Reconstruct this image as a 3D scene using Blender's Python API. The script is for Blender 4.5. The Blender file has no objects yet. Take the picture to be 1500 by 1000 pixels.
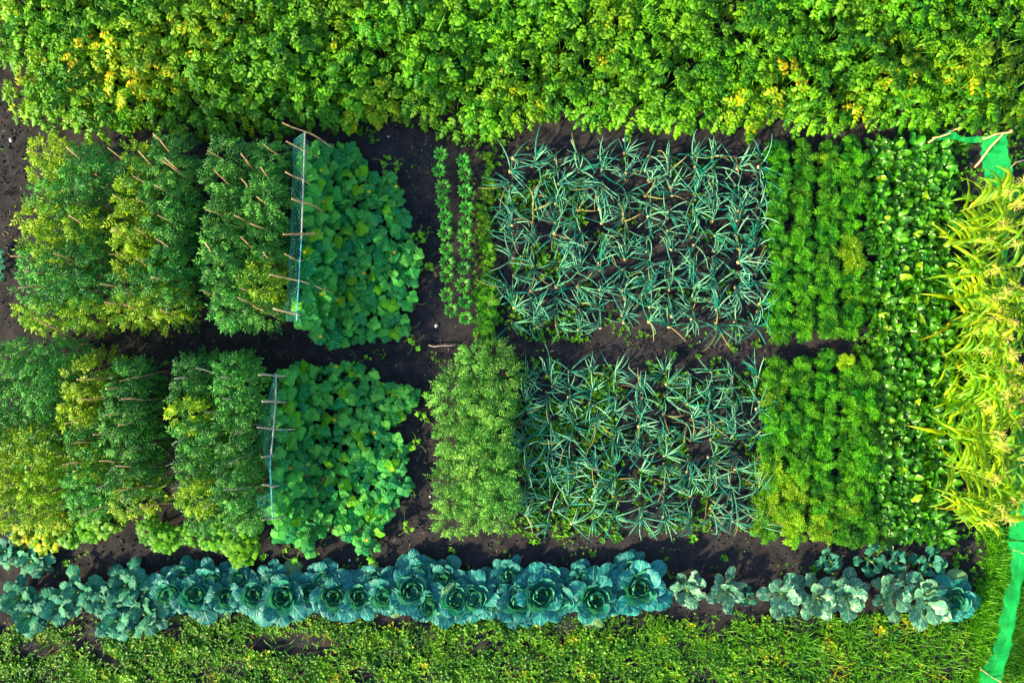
import bpy, math, random
from mathutils import Vector, noise
R = random.Random(7)
PI = math.pi
CAM_H = 13.0
sc = bpy.context.scene
COL = sc.collection

# ------------------------------------------------------------------ helpers
def P(px, py, z=0.0):
    """a point of the garden at height z, from garden plan units (100 units = 1 m on the ground)"""
    k = (CAM_H - z) / CAM_H / 100.0
    return Vector(((px - 750) * k, (500 - py) * k, z))

def base(px, py, z=.3):
    p = P(px, py, z); return Vector((p.x, p.y, 0))
ONES = ['', 'first', 'second', 'third', 'fourth', 'fifth', 'sixth', 'seventh', 'eighth', 'ninth', 'tenth', 'eleventh', 'twelfth',
        'thirteenth', 'fourteenth', 'fifteenth', 'sixteenth', 'seventeenth', 'eighteenth', 'nineteenth']
TENS = {2: ('twentieth', 'twenty'), 3: ('thirtieth', 'thirty'), 4: ('fortieth', 'forty'), 5: ('fiftieth', 'fifty'), 6: ('sixtieth', 'sixty')}
def nth(n):
    if n < 20: return ONES[n]
    t, o = divmod(n, 10)
    return TENS[t][0] if o == 0 else TENS[t][1] + '-' + ONES[o]

class MB:
    """collects vertices, faces and a per-vertex (across, along, tint) leaf coordinate"""
    def __init__(s): s.v = []; s.f = []; s.a = []; s.m = []; s.mi = 0
    def add(s, p, a=(0, 0, 0)): s.v.append((p[0], p[1], p[2])); s.a.append(a); return len(s.v) - 1
    def face(s, *i): s.f.append(i); s.m.append(s.mi)
    def mesh(s, name, mats, smooth=True):
        me = bpy.data.meshes.new(name)
        me.from_pydata(s.v, [], s.f)
        at = me.attributes.new('leaf', 'FLOAT_VECTOR', 'POINT')
        at.data.foreach_set('vector', [c for a in s.a for c in a])
        for m in (mats if isinstance(mats, (list, tuple)) else [mats]): me.materials.append(m)
        me.polygons.foreach_set('material_index', s.m)
        if smooth: me.polygons.foreach_set('use_smooth', [True] * len(s.f))
        me.update()
        return me

def dirv(az, pitch):
    c = math.cos(pitch)
    return Vector((math.cos(az) * c, math.sin(az) * c, math.sin(pitch)))

def leaflet(mb, b, az, pitch, L, W, tint, fold=0.25, roll=0.0, wide=0.5):
    """small six-cornered leaf folded along its midrib"""
    T = dirv(az, pitch); S = Vector((-math.sin(az), math.cos(az), 0)); N = T.cross(S) * -1.0
    if roll: S, N = S * math.cos(roll) + N * math.sin(roll), N * math.cos(roll) - S * math.sin(roll)
    b = Vector(b); h = N * (W * fold)
    i0 = mb.add(b, (0, 0, tint)); it = mb.add(b + T * L - N * (L * .12), (0, 1, tint))
    r1 = mb.add(b + T * (L * (wide - .2)) + S * (W * .46) + h, (1, .3, tint)); r2 = mb.add(b + T * (L * (wide + .18)) + S * (W * .42) + h, (1, .7, tint))
    l1 = mb.add(b + T * (L * (wide - .2)) - S * (W * .46) + h, (-1, .3, tint)); l2 = mb.add(b + T * (L * (wide + .18)) - S * (W * .42) + h, (-1, .7, tint))
    mb.face(i0, r1, r2, it); mb.face(i0, it, l2, l1)
    return b + T * L

def compound(mb, b, az, pitch, L, pairs, ll, lw, tint, droop=0.9, fold=.25, rnd=R, term=1.2):
    """pinnate leaf: a midrib that droops, pairs of leaflets and one at the tip"""
    p = Vector(b); n = pairs + 1; st = L / n; pt = pitch
    for k in range(n):
        q = p + dirv(az, pt) * st
        if k > 0 or pairs < 3:
            s = (.75 + .35 * k / n) * rnd.uniform(.85, 1.15)
            for sg in (1, -1):
                leaflet(mb, p, az + sg * rnd.uniform(.85, 1.25), pt * .6 + rnd.uniform(-.35, .3), ll * s, lw * s, min(1, max(0, tint + rnd.uniform(-.18, .18))), fold, rnd.uniform(-.3, .3))
        p = q; pt -= droop / n
    leaflet(mb, p, az + rnd.uniform(-.2, .2), pt, ll * term, lw * term, min(1, max(0, tint + rnd.uniform(-.15, .15))), fold)

def tube(mb, pts, rads, sides=5, tint=.5, cap=True):
    rows = []
    n = len(pts)
    for i, p in enumerate(pts):
        p = Vector(p)
        d = (Vector(pts[min(i + 1, n - 1)]) - Vector(pts[max(i - 1, 0)])).normalized()
        a = Vector((0, 0, 1)) if abs(d.z) < .9 else Vector((1, 0, 0))
        s = d.cross(a).normalized(); t = s.cross(d)
        row = [mb.add(p + (s * math.cos(2 * PI * k / sides) + t * math.sin(2 * PI * k / sides)) * rads[i], (0, i / max(1, n - 1), tint)) for k in range(sides)]
        rows.append(row)
    for a, b in zip(rows, rows[1:]):
        for k in range(sides): mb.face(a[k], a[(k + 1) % sides], b[(k + 1) % sides], b[k])
    if cap: mb.face(*rows[0][::-1]); mb.face(*rows[-1])

def blade_leaf(mb, b, az, pitch, L, W, prof, nv, nu, droop, tint, fold=0., cup=0., ruf=0., rf=3., twist=0., bend=0., ph=None, power=1.5):
    """a broad leaf as a grid: the midrib bends by `droop`, sides fold, cup and ruffle"""
    ph = R.uniform(0, 6) if ph is None else ph
    p = Vector(b); rows = []; a = az
    for j in range(nv + 1):
        t = j / nv
        pt = pitch - droop * t ** power
        a = az + bend * t
        T = dirv(a, pt); S = Vector((-math.sin(a), math.cos(a), 0)); N = -T.cross(S)
        tw = twist * t
        if tw: S, N = S * math.cos(tw) + N * math.sin(tw), N * math.cos(tw) - S * math.sin(tw)
        w = prof(t) * W * .5
        row = []
        for i in range(nu + 1):
            u = -1 + 2 * i / nu
            off = fold * abs(u) * w + cup * u * u * w + ruf * abs(u) ** 2 * math.sin(ph + rf * 2 * PI * t + (1.9 if u > 0 else 0) ) * min(1, w / (.3 * W) if W else 0)
            if j == nv: off += ruf * math.sin(ph + 7 * u)
            row.append(mb.add(p + S * (u * w * (1 - .25 * min(1, abs(cup) * u * u))) + N * off, (u, t, tint)))
        rows.append(row)
        p = p + T * (L / nv)
    for r0, r1 in zip(rows, rows[1:]):
        for i in range(nu): mb.face(r0[i], r0[i + 1], r1[i + 1], r1[i])
    return p

def prof_cab(t):
    return (.16 + .84 * (min(1, t / .55) ** 1.4)) if t < .55 else math.sqrt(max(0.02, 1 - ((t - .55) / .47) ** 2.4))
def prof_kale(t):
    return (.12 + .88 * (min(1, t / .6) ** 2)) * (1 + .12 * math.sin(t * 26)) if t < .6 else math.sqrt(max(0.03, 1 - ((t - .6) / .42) ** 2.2)) * (1 + .1 * math.sin(t * 26))
def prof_spoon(t): return .14 if t < .42 else (.14 + .86 * math.sin(PI / 2 * (t - .42) / .3) if t < .72 else math.sqrt(max(.03, 1 - ((t - .72) / .29) ** 2.2)))
def prof_oval(t): return max(.04, math.sin(PI * min(1, t) ** .85))
def prof_beet(t): return .08 if t < .28 else (min(1, ((t - .28) / .3) ** .7) if t < .62 else math.sqrt(max(.02, 1 - ((t - .62) / .39) ** 2.4)))
def prof_corn(t): return max(.02, min(1, .6 + t * 3) * (1 - t ** 1.7))
def prof_lance(t): return max(.04, math.sin(PI * t ** .7))

def link(o): COL.objects.link(o); return o
COUNT = {}
def thing(name, me=None, label=None, cat=None, group=None, loc=(0, 0, 0), rot=0.0, scale=1.0, kind=None):
    o = bpy.data.objects.new(name, me); link(o)
    o.location = loc; o.rotation_euler = (0, 0, rot)
    o.scale = scale if isinstance(scale, (tuple, list)) else (scale,) * 3
    if label: o['label'] = label
    if cat: o['category'] = cat
    if group: o['group'] = group
    if kind: o['kind'] = kind
    return o
def part(name, me, parent, label=None):
    o = bpy.data.objects.new(name, me); link(o); o.parent = parent
    if label: o['label'] = label
    return o

# ------------------------------------------------------------------ materials
def nodes_of(m):
    m.use_nodes = True; nt = m.node_tree; nt.nodes.clear()
    return nt, nt.nodes, nt.links
def mth(N, L, op, a, b=None, clamp=False):
    n = N.new('ShaderNodeMath'); n.operation = op; n.use_clamp = clamp
    for k, x in enumerate((a, b)):
        if x is None: continue
        if isinstance(x, (int, float)): n.inputs[k].default_value = x
        else: L.new(x, n.inputs[k])
    return n.outputs[0]
def mixc(N, L, f, a, b):
    n = N.new('ShaderNodeMix'); n.data_type = 'RGBA'
    if isinstance(f, (int, float)): n.inputs[0].default_value = f
    else: L.new(f, n.inputs[0])
    for k, x in ((6, a), (7, b)):
        if isinstance(x, (tuple, list)): n.inputs[k].default_value = (*x, 1)
        else: L.new(x, n.inputs[k])
    return n.outputs[2]

def leaf_mat(name, a, b, vein=None, side=0, vein_amt=.6, rim=None, rough=.5, trans=.3, tcol=None, hue=.02, val=.22, spec=.35, bump=0., yellow=None, radial=False, spots=None):
    m = bpy.data.materials.new(name); nt, N, L = nodes_of(m)
    at = N.new('ShaderNodeAttribute'); at.attribute_name = 'leaf'
    sp = N.new('ShaderNodeSeparateXYZ'); L.new(at.outputs['Vector'], sp.inputs[0])
    oi = N.new('ShaderNodeObjectInfo'); tc = N.new('ShaderNodeTexCoord')
    c = mixc(N, L, sp.outputs[2], a, b)
    if yellow:   # some leaves have turned
        c = mixc(N, L, mth(N, L, 'GREATER_THAN', sp.outputs[2], yellow[1]), c, yellow[0])
    ua = mth(N, L, 'ABSOLUTE', sp.outputs[0])
    if rim: c = mixc(N, L, mth(N, L, 'MULTIPLY', mth(N, L, 'POWER', ua, 9.), .55), c, rim)
    if spots:
        nz = N.new('ShaderNodeTexNoise'); nz.inputs['Scale'].default_value = spots[1]; nz.inputs['Detail'].default_value = 3; L.new(tc.outputs['Object'], nz.inputs['Vector'])
        c = mixc(N, L, mth(N, L, 'MULTIPLY', mth(N, L, 'SUBTRACT', nz.outputs[0], spots[2], True), spots[3], True), c, spots[0])
    vm = None
    if vein:
        if radial:
            vm = mth(N, L, 'POWER', mth(N, L, 'ABSOLUTE', mth(N, L, 'COSINE', mth(N, L, 'MULTIPLY', sp.outputs[0], PI * 3.5))), 60.)
        else:
            vm = mth(N, L, 'SUBTRACT', 1., mth(N, L, 'MULTIPLY', ua, 12.), True)
            if side:
                ang = mth(N, L, 'MULTIPLY', mth(N, L, 'SUBTRACT', sp.outputs[1], mth(N, L, 'MULTIPLY', ua, .33)), side * PI)
                s2 = mth(N, L, 'POWER', mth(N, L, 'ABSOLUTE', mth(N, L, 'COSINE', ang)), 22.)
                s2 = mth(N, L, 'MULTIPLY', s2, mth(N, L, 'SUBTRACT', 1., mth(N, L, 'MULTIPLY', ua, .55)))
                vm = mth(N, L, 'MAXIMUM', vm, mth(N, L, 'MULTIPLY', s2, .75))
        c = mixc(N, L, mth(N, L, 'MULTIPLY', vm, vein_amt), c, vein)
    hs = N.new('ShaderNodeHueSaturation')
    L.new(mth(N, L, 'ADD', .5 - hue / 2, mth(N, L, 'MULTIPLY', oi.outputs['Random'], hue)), hs.inputs['Hue'])
    r2 = mth(N, L, 'FRACT', mth(N, L, 'MULTIPLY', oi.outputs['Random'], 17.31))
    L.new(mth(N, L, 'ADD', 1 - val, mth(N, L, 'MULTIPLY', r2, 2 * val)), hs.inputs['Value'])
    hs.inputs['Saturation'].default_value = 1.12
    L.new(c, hs.inputs['Color']); c = hs.outputs[0]
    pb = N.new('ShaderNodeBsdfPrincipled'); L.new(c, pb.inputs['Base Color'])
    pb.inputs['Roughness'].default_value = rough; pb.inputs['Specular IOR Level'].default_value = spec
    if bump and vm is not None:
        bn = N.new('ShaderNodeBump'); bn.inputs['Strength'].default_value = bump; bn.inputs['Distance'].default_value = .01
        L.new(mth(N, L, 'SUBTRACT', 1., vm), bn.inputs['Height']); L.new(bn.outputs[0], pb.inputs['Normal'])
    tr = N.new('ShaderNodeBsdfTranslucent')
    tl = N.new('ShaderNodeMix'); tl.data_type = 'RGBA'; tl.blend_type = 'MULTIPLY'; tl.inputs[0].default_value = 1.
    L.new(c, tl.inputs[6]); tl.inputs[7].default_value = (*(tcol or (1.5, 1.35, .5)), 1); L.new(tl.outputs[2], tr.inputs[0])
    mx = N.new('ShaderNodeMixShader'); mx.inputs[0].default_value = trans
    L.new(pb.outputs[0], mx.inputs[1]); L.new(tr.outputs[0], mx.inputs[2])
    out = N.new('ShaderNodeOutputMaterial'); L.new(mx.outputs[0], out.inputs[0])
    return m

def plain_mat(name, a, b, scale=20., rough=.7, stretch=(1, 1, 1), bump=.2):
    m = bpy.data.materials.new(name); nt, N, L = nodes_of(m)
    tc = N.new('ShaderNodeTexCoord'); mp = N.new('ShaderNodeMapping'); mp.inputs['Scale'].default_value = stretch
    L.new(tc.outputs['Object'], mp.inputs[0])
    nz = N.new('ShaderNodeTexNoise'); nz.inputs['Scale'].default_value = scale; nz.inputs['Detail'].default_value = 5; L.new(mp.outputs[0], nz.inputs['Vector'])
    oi = N.new('ShaderNodeObjectInfo')
    c = mixc(N, L, mth(N, L, 'MULTIPLY', mth(N, L, 'SUBTRACT', nz.outputs[0], .3, True), 2.4, True), a, b)
    hs = N.new('ShaderNodeHueSaturation'); L.new(mth(N, L, 'ADD', .75, mth(N, L, 'MULTIPLY', oi.outputs['Random'], .5)), hs.inputs['Value']); L.new(c, hs.inputs['Color'])
    pb = N.new('ShaderNodeBsdfPrincipled'); L.new(hs.outputs[0], pb.inputs['Base Color']); pb.inputs['Roughness'].default_value = rough
    if bump:
        bn = N.new('ShaderNodeBump'); bn.inputs['Strength'].default_value = bump; bn.inputs['Distance'].default_value = .01
        L.new(nz.outputs[0], bn.inputs['Height']); L.new(bn.outputs[0], pb.inputs['Normal'])
    out = N.new('ShaderNodeOutputMaterial'); L.new(pb.outputs[0], out.inputs[0])
    return m

def cloth_mat(name, col, alpha, freq=260.):
    """woven shade cloth: fine open weave that lets part of the light through"""
    m = bpy.data.materials.new(name); nt, N, L = nodes_of(m)
    at = N.new('ShaderNodeAttribute'); at.attribute_name = 'leaf'
    nz = N.new('ShaderNodeTexNoise'); nz.inputs['Scale'].default_value = 7.; nz.inputs['Detail'].default_value = 8; nz.inputs['Roughness'].default_value = .75
    tc = N.new('ShaderNodeTexCoord'); L.new(tc.outputs['Object'], nz.inputs['Vector'])
    c = mixc(N, L, nz.outputs[0], tuple(x * .75 for x in col), tuple(min(1, x * 1.2 + .02) for x in col))
    df = N.new('ShaderNodeBsdfPrincipled'); L.new(c, df.inputs['Base Color']); df.inputs['Roughness'].default_value = .45
    tr = N.new('ShaderNodeBsdfTranslucent'); L.new(c, tr.inputs[0])
    m1 = N.new('ShaderNodeMixShader'); m1.inputs[0].default_value = .45; L.new(df.outputs[0], m1.inputs[1]); L.new(tr.outputs[0], m1.inputs[2])
    tp = N.new('ShaderNodeBsdfTransparent')
    m2 = N.new('ShaderNodeMixShader'); L.new(tp.outputs[0], m2.inputs[1]); L.new(m1.outputs[0], m2.inputs[2])
    L.new(mth(N, L, 'ADD', alpha - .2, mth(N, L, 'MULTIPLY', nz.outputs[0], .4)), m2.inputs[0])
    out = N.new('ShaderNodeOutputMaterial'); L.new(m2.outputs[0], out.inputs[0])
    return m

M = {}
M['potato'] = leaf_mat('potato_leaf', (.022, .145, .010), (.165, .42, .022), vein=(.2, .42, .06), vein_amt=.35, trans=.3)
M['potato_yellow'] = leaf_mat('potato_leaf_yellowing', (.11, .28, .008), (.38, .48, .012), yellow=((.6, .45, .01), .92), trans=.35)  # turned leaves, with sunlit yellow also put into the colour
M['potato_mild'] = leaf_mat('potato_leaf_lime', (.07, .23, .008), (.26, .45, .014), yellow=((.48, .48, .012), .92), trans=.35)  # milder step of the sunlit yellow painted into the potato leaves
M['tomato'] = leaf_mat('tomato_leaf', (.014, .11, .025), (.125, .39, .075), trans=.3, tcol=(1.4, 1.4, .4), val=.25)
M['tomato_pale'] = leaf_mat('tomato_leaf_pale', (.05, .2, .02), (.34, .5, .05), trans=.34, tcol=(1.4, 1.4, .4))  # paler copy of the tomato leaf, sunlight put into its colour
M['stem'] = leaf_mat('green_stem', (.08, .16, .03), (.12, .2, .05), trans=.0)
M['cucumber'] = leaf_mat('cucumber_leaf', (.016, .2, .075), (.15, .5, .10), vein=(.28, .6, .2), vein_amt=.5, radial=True, trans=.3, tcol=(1.3, 1.4, .5), rough=.6, spec=.2, val=.1, yellow=((.16, .42, .05), .93))
M['vine'] = leaf_mat('cucumber_vine', (.14, .26, .05), (.2, .32, .08), trans=0.)
M['flower'] = leaf_mat('yellow_flower', (.75, .5, .02), (.8, .6, .04), trans=.2)
M['pepper'] = leaf_mat('pepper_leaf', (.03, .19, .03), (.09, .32, .05), vein=(.2, .4, .12), vein_amt=.5, trans=.25)
M['carrot'] = leaf_mat('carrot_leaf', (.012, .11, .008), (.11, .40, .014), trans=.35, tcol=(1.6, 1.4, .3), val=.25)
M['carrot_yellow'] = leaf_mat('carrot_leaf_yellowing', (.09, .3, .008), (.27, .46, .012), trans=.35)  # sunlit yellow painted into the fronds, mainly at the lower left
M['herb'] = leaf_mat('herb_leaf', (.05, .2, .02), (.18, .38, .04), trans=.3)
M['beet'] = leaf_mat('beet_leaf', (.015, .12, .010), (.11, .36, .03), vein=(.3, .42, .12), side=7, vein_amt=.4, trans=.2, rough=.36, spec=.5, yellow=((.22, .38, .02), .95))
M['beetstem'] = leaf_mat('beet_stalk', (.16, .2, .05), (.24, .12, .08), trans=0.)
M['onion'] = leaf_mat('onion_leaf', (.012, .18, .13), (.22, .47, .29), trans=.12, rough=.5, spec=.25, hue=.02, val=.2, tcol=(1.2, 1.3, .7), yellow=((.3, .27, .11), .972))
M['bulb'] = leaf_mat('onion_bulb', (.45, .3, .13), (.62, .52, .34), trans=0., rough=.4)
M['corn'] = leaf_mat('corn_leaf', (.08, .30, .010), (.48, .60, .022), vein=(.66, .68, .2), vein_amt=.7, trans=.35, tcol=(1.5, 1.3, .3), yellow=((.66, .5, .06), .93))
M['cornstalk'] = leaf_mat('corn_stalk', (.14, .22, .04), (.2, .26, .06), trans=0.)
M['tassel'] = leaf_mat('corn_tassel', (.4, .38, .08), (.62, .56, .2), trans=.1)
M['cabbage'] = leaf_mat('cabbage_leaf', (.008, .135, .13), (.05, .26, .225), vein=(.2, .42, .36), side=5, vein_amt=.55, rim=(.2, .4, .32), trans=.14, rough=.5, spec=.25, hue=.02, val=.2, tcol=(1.2, 1.3, .8), bump=.5, yellow=((.16, .3, .12), .87), spots=((.10, .25, .2), 9., .55, 2.))
M['heart'] = leaf_mat('cabbage_heart', (.02, .22, .17), (.12, .4, .24), vein=(.22, .46, .3), side=5, vein_amt=.5, rim=(.3, .52, .4), trans=.15, rough=.42, spec=.5, bump=.4, val=.12)
M['cabbage_pale'] = leaf_mat('cabbage_leaf_pale', (.012, .155, .11), (.085, .27, .165), vein=(.46, .52, .34), side=5, vein_amt=.7, rim=(.4, .48, .28), trans=.15, rough=.42, spec=.5, bump=.4, spots=((.34, .42, .26), 6., .56, 4.))  # cream blotches paint the tint of the low sun onto the leaves
M['kale'] = leaf_mat('kale_leaf', (.010, .115, .095), (.05, .24, .14), vein=(.28, .46, .3), side=6, vein_amt=.5, rim=(.16, .36, .2), trans=.15, rough=.55, spec=.2, bump=.4)
M['bean'] = leaf_mat('bean_leaf', (.03, .19, .015), (.17, .42, .025), vein=(.2, .42, .08), vein_amt=.4, trans=.3)
M['clover'] = leaf_mat('clover_leaf', (.018, .125, .010), (.15, .40, .018), trans=.25, val=0., yellow=((.32, .36, .02), .9))
M['weed'] = leaf_mat('weed_leaf', (.04, .2, .015), (.14, .36, .03), trans=.25)
M['grass'] = leaf_mat('grass_blade', (.035, .2, .008), (.18, .45, .02), trans=.3, val=0., yellow=((.36, .36, .04), .92))
M['bushy'] = leaf_mat('bushy_leaf', (.045, .2, .03), (.22, .48, .10), trans=.3)
M['stake'] = plain_mat('peeled_stick', (.42, .22, .09), (.78, .48, .25), 30, .75, (1, 1, .2))
M['stake_grey'] = plain_mat('weathered_stick', (.25, .2, .16), (.46, .4, .33), 30, .8, (1, 1, .2))
M['pipe'] = plain_mat('pale_pipe', (.3, .32, .31), (.46, .47, .45), 8, .4, bump=0)
M['pipeteal'] = plain_mat('teal_pipe', (.04, .33, .37), (.08, .42, .45), 8, .4, bump=0)
M['net'] = plain_mat('plastic_net', (.03, .32, .24), (.08, .45, .34), 8, .45, bump=0)
M['netrope'] = plain_mat('net_rope', (.35, .5, .45), (.5, .62, .56), 8, .6, bump=0)
M['shade'] = cloth_mat('green_shade_cloth', (.0, .58, .14), .6)
M['stone'] = plain_mat('pale_stone', (.4, .38, .36), (.7, .68, .66), 30, .8)

def soil_mat():
    m = bpy.data.materials.new('soil'); nt, N, L = nodes_of(m)
    tc = N.new('ShaderNodeTexCoord')
    def nz(s, d=6, r=.6):
        n = N.new('ShaderNodeTexNoise'); n.inputs['Scale'].default_value = s; n.inputs['Detail'].default_value = d; n.inputs['Roughness'].default_value = r
        L.new(tc.outputs['Object'], n.inputs['Vector']); return n.outputs[0]
    big, mid, fine = nz(.9), nz(7.), nz(60., 4, .7)
    c = mixc(N, L, mth(N, L, 'MULTIPLY', mth(N, L, 'SUBTRACT', big, .38, True), 3.5, True), (.0155, .0155, .0195), (.032, .0285, .031))
    c = mixc(N, L, mth(N, L, 'MULTIPLY', mth(N, L, 'SUBTRACT', mid, .42, True), 2.5, True), c, (.052, .045, .046))
    c = mixc(N, L, mth(N, L, 'MULTIPLY', mth(N, L, 'SUBTRACT', fine, .5, True), 1.6, True), c, (.011, .010, .012))
    vo = N.new('ShaderNodeTexVoronoi'); vo.inputs['Scale'].default_value = 11.; L.new(tc.outputs['Object'], vo.inputs['Vector'])
    sx = N.new('ShaderNodeSeparateColor'); L.new(vo.outputs['Color'], sx.inputs[0])
    sp = mth(N, L, 'MULTIPLY', mth(N, L, 'LESS_THAN', vo.outputs['Distance'], .1), mth(N, L, 'GREATER_THAN', sx.outputs[0], .72))
    c = mixc(N, L, mth(N, L, 'MULTIPLY', sp, .7), c, (.24, .2, .16))
    # beyond the plots the land is meadow
    sp2 = N.new('ShaderNodeSeparateXYZ'); L.new(tc.outputs['Object'], sp2.inputs[0])
    far = mth(N, L, 'MAXIMUM', mth(N, L, 'SUBTRACT', mth(N, L, 'ABSOLUTE', sp2.outputs[0]), 9.2), mth(N, L, 'SUBTRACT', mth(N, L, 'ABSOLUTE', sp2.outputs[1]), 6.5))
    far = mth(N, L, 'MULTIPLY', mth(N, L, 'ADD', far, mid), 1., True)
    c = mixc(N, L, far, c, mixc(N, L, mid, (.03, .09, .012), (.09, .17, .03)))
    pb = N.new('ShaderNodeBsdfPrincipled'); L.new(c, pb.inputs['Base Color']); pb.inputs['Roughness'].default_value = .95; pb.inputs['Specular IOR Level'].default_value = .2
    bn = N.new('ShaderNodeBump'); bn.inputs['Strength'].default_value = .8; bn.inputs['Distance'].default_value = .02
    L.new(mth(N, L, 'ADD', mth(N, L, 'MULTIPLY', mid, .6), mth(N, L, 'MULTIPLY', fine, .6)), bn.inputs['Height']); L.new(bn.outputs[0], pb.inputs['Normal'])
    out = N.new('ShaderNodeOutputMaterial'); L.new(pb.outputs[0], out.inputs[0])
    return m

# ------------------------------------------------------------------ ground
def ground():
    xs = [-90, -60, -40, -25, -15, -11] + [-9 + .045 * i for i in range(401)] + [11, 15, 25, 40, 60, 90]
    ys = [-90, -60, -40, -25, -15, -9] + [-6.2 + .045 * i for i in range(276)] + [9, 15, 25, 40, 60, 90]
    v = []
    for y in ys:
        for x in xs:
            if abs(x) < 9.2 and abs(y) < 6.6:
                z = .035 * noise.noise((x * 1.1, y * 1.1, 3)) + .022 * noise.noise((x * 4.5, y * 4.5, 0)) + .014 * abs(noise.noise((x * 12, y * 12, 5)))
                if abs(x) > 8.6 or abs(y) > 6.1: z -= .01
                z -= .03 * max(0, noise.noise((x * 2.6, y * 5.2, 21)) - .25) * 2
            else: z = -.02
            v.append((x, y, z))
    n = len(xs)
    f = [(j * n + i, j * n + i + 1, (j + 1) * n + i + 1, (j + 1) * n + i) for j in range(len(ys) - 1) for i in range(n - 1)]
    me = bpy.data.meshes.new('ground'); me.from_pydata(v, [], f); me.materials.append(soil_mat())
    me.polygons.foreach_set('use_smooth', [True] * len(f))
    o = thing('ground', me, 'dark crumbly garden soil between the vegetable beds', 'ground', kind='structure')
ground()

# ------------------------------------------------------------------ potato field
def potato_mesh(mat, seed, n=30, rad=.2, h=.46):
    r = random.Random(seed); mb = MB()
    for k in range(n):
        az = k * 2.4 + r.uniform(-.4, .4); q = math.sqrt((k + .5) / n)
        rr = rad * q * r.uniform(.8, 1.15); z = h * (1 - .62 * q * q) * r.uniform(.82, 1.12)
        b = Vector((math.cos(az) * rr, math.sin(az) * rr, z))
        compound(mb, b, az + r.uniform(-.5, .5), r.uniform(.0, .6) - .5 * q, r.uniform(.12, .19), 3, .064, .043, r.random(), 1.0, .22, r, 1.3)
    for k in range(6):
        az = k * 1.05; tube(mb, [(0, 0, 0), (math.cos(az) * .06, math.sin(az) * .06, h * .5), (math.cos(az) * .13, math.sin(az) * .13, h * .85)], [.008, .006, .004], 4)
    return mb.mesh('potato_plant', mat)
POT = [potato_mesh(M['potato'], 100 + i, n=(34, 38, 30)[i % 3], h=(.46, .54, .4)[i % 3]) for i in range(9)]
POTM = [potato_mesh(M['potato_mild'], 130 + i, n=34) for i in range(4)]
POTY = [potato_mesh(M['potato_yellow'], 150 + i) for i in range(3)]
EDGE = [(-60, 118), (0, 128), (28, 150), (40, 178), (100, 188), (245, 186), (262, 200), (310, 205), (340, 195), (400, 190), (430, 172), (470, 186), (500, 178), (530, 186), (550, 177), (620, 174), (640, 186),
        (700, 195), (735, 200), (762, 190), (790, 170), (830, 172), (852, 202), (880, 186), (950, 182), (985, 192), (1060, 187), (1085, 202), (1130, 187), (1190, 190), (1230, 197), (1262, 186),
        (1300, 182), (1330, 184), (1400, 176), (1440, 190), (1500, 188), (1600, 190)]
def edge_y(x):
    for (a, b), (c, d) in zip(EDGE, EDGE[1:]):
        if a <= x <= c: return b + (d - b) * (x - a) / (c - a)
    return 190
def yellow_sun_chance(x, y):  # turned leaves plus painted sunlight, strongest at the upper left
    d = max(0, 1 - (((x - 195) / 110) ** 2 + ((y - 105) / 60) ** 2))
    d2 = max(0, 1 - (((x - 280) / 90) ** 2 + ((y - 30) / 45) ** 2)) * .7
    d3 = max(0, 1 - (((x - 1440) / 100) ** 2 + ((y - 115) / 45) ** 2)) * .7
    return max(d, d2, d3)
for row in range(6):
    xs = list(range(-12 if row % 2 else 4, 1530, 33))
    for k, x in enumerate(xs):
        jx = x + R.uniform(-8, 8); y = edge_y(jx) - 29 - row * 35 + R.uniform(-6, 6)
        if row == 0 and jx < 34: continue
        if row and R.random() < .05: continue
        yc = yellow_sun_chance(jx, y); ye = R.random() < yc * .45 or (R.random() < .015); mild = not ye and R.random() < yc * 1.6 + .08
        thing('potato_plant', R.choice(POTY if ye else (POTM if mild else POT)),
              f"{'yellowing' if ye else ('yellow green' if mild else 'lime green')} potato plant, {nth(k + 1)} from the left, {nth(row + 1)} row above the soil path",
              'potato plant', 'potato plants in the wide field along the top', base(jx, y, .3), R.uniform(0, 6.28), R.choice((.82, .95, 1.05, 1.15, 1.28)))


# tall grassy weeds standing among the potatoes
def tall_weed_mesh(seed, n=26, L=.5, mat=None, sp=.03, wd=1.):
    r = random.Random(seed); mb = MB()
    for k in range(n):
        az = r.uniform(0, 6.28); blade_leaf(mb, (r.gauss(0, sp), r.gauss(0, sp), .02 if sp > .04 else .1), az, r.uniform(.5, 1.4), L * r.uniform(.6, 1.25), r.uniform(.012, .024) * wd, prof_lance, 5, 2, r.uniform(.6, 1.8), r.random() * .6, fold=.4, bend=r.uniform(-.9, .9))
    return mb.mesh('tall_weed', mat or M['grass'])
TALL = [tall_weed_mesh(200 + i) for i in range(4)]
spots = [(1345, 60), (1385, 90), (1420, 70), (1455, 110), (1480, 60), (1400, 135), (1440, 140), (1490, 130), (1360, 120), (1330, 25), (1425, 25), (60, 90), (95, 60), (45, 30), (150, 30), (240, 60), (300, 20), (1015, 30), (620, 45), (385, 95), (935, 15)]
for k, (x, y) in enumerate(spots):
    side = 'top corner by the green net' if x > 1200 else ('yellowing corner patch' if x < 330 else 'middle of the field')
    thing('tall_grass_weed', TALL[k % 4], f"tall pale grassy weed among potato plants, {side}, {nth(k + 1)} counted along", 'weed', 'tall weeds among the potato plants', base(x, y, .6), R.uniform(0, 6), R.uniform(.9, 1.25))

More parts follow.
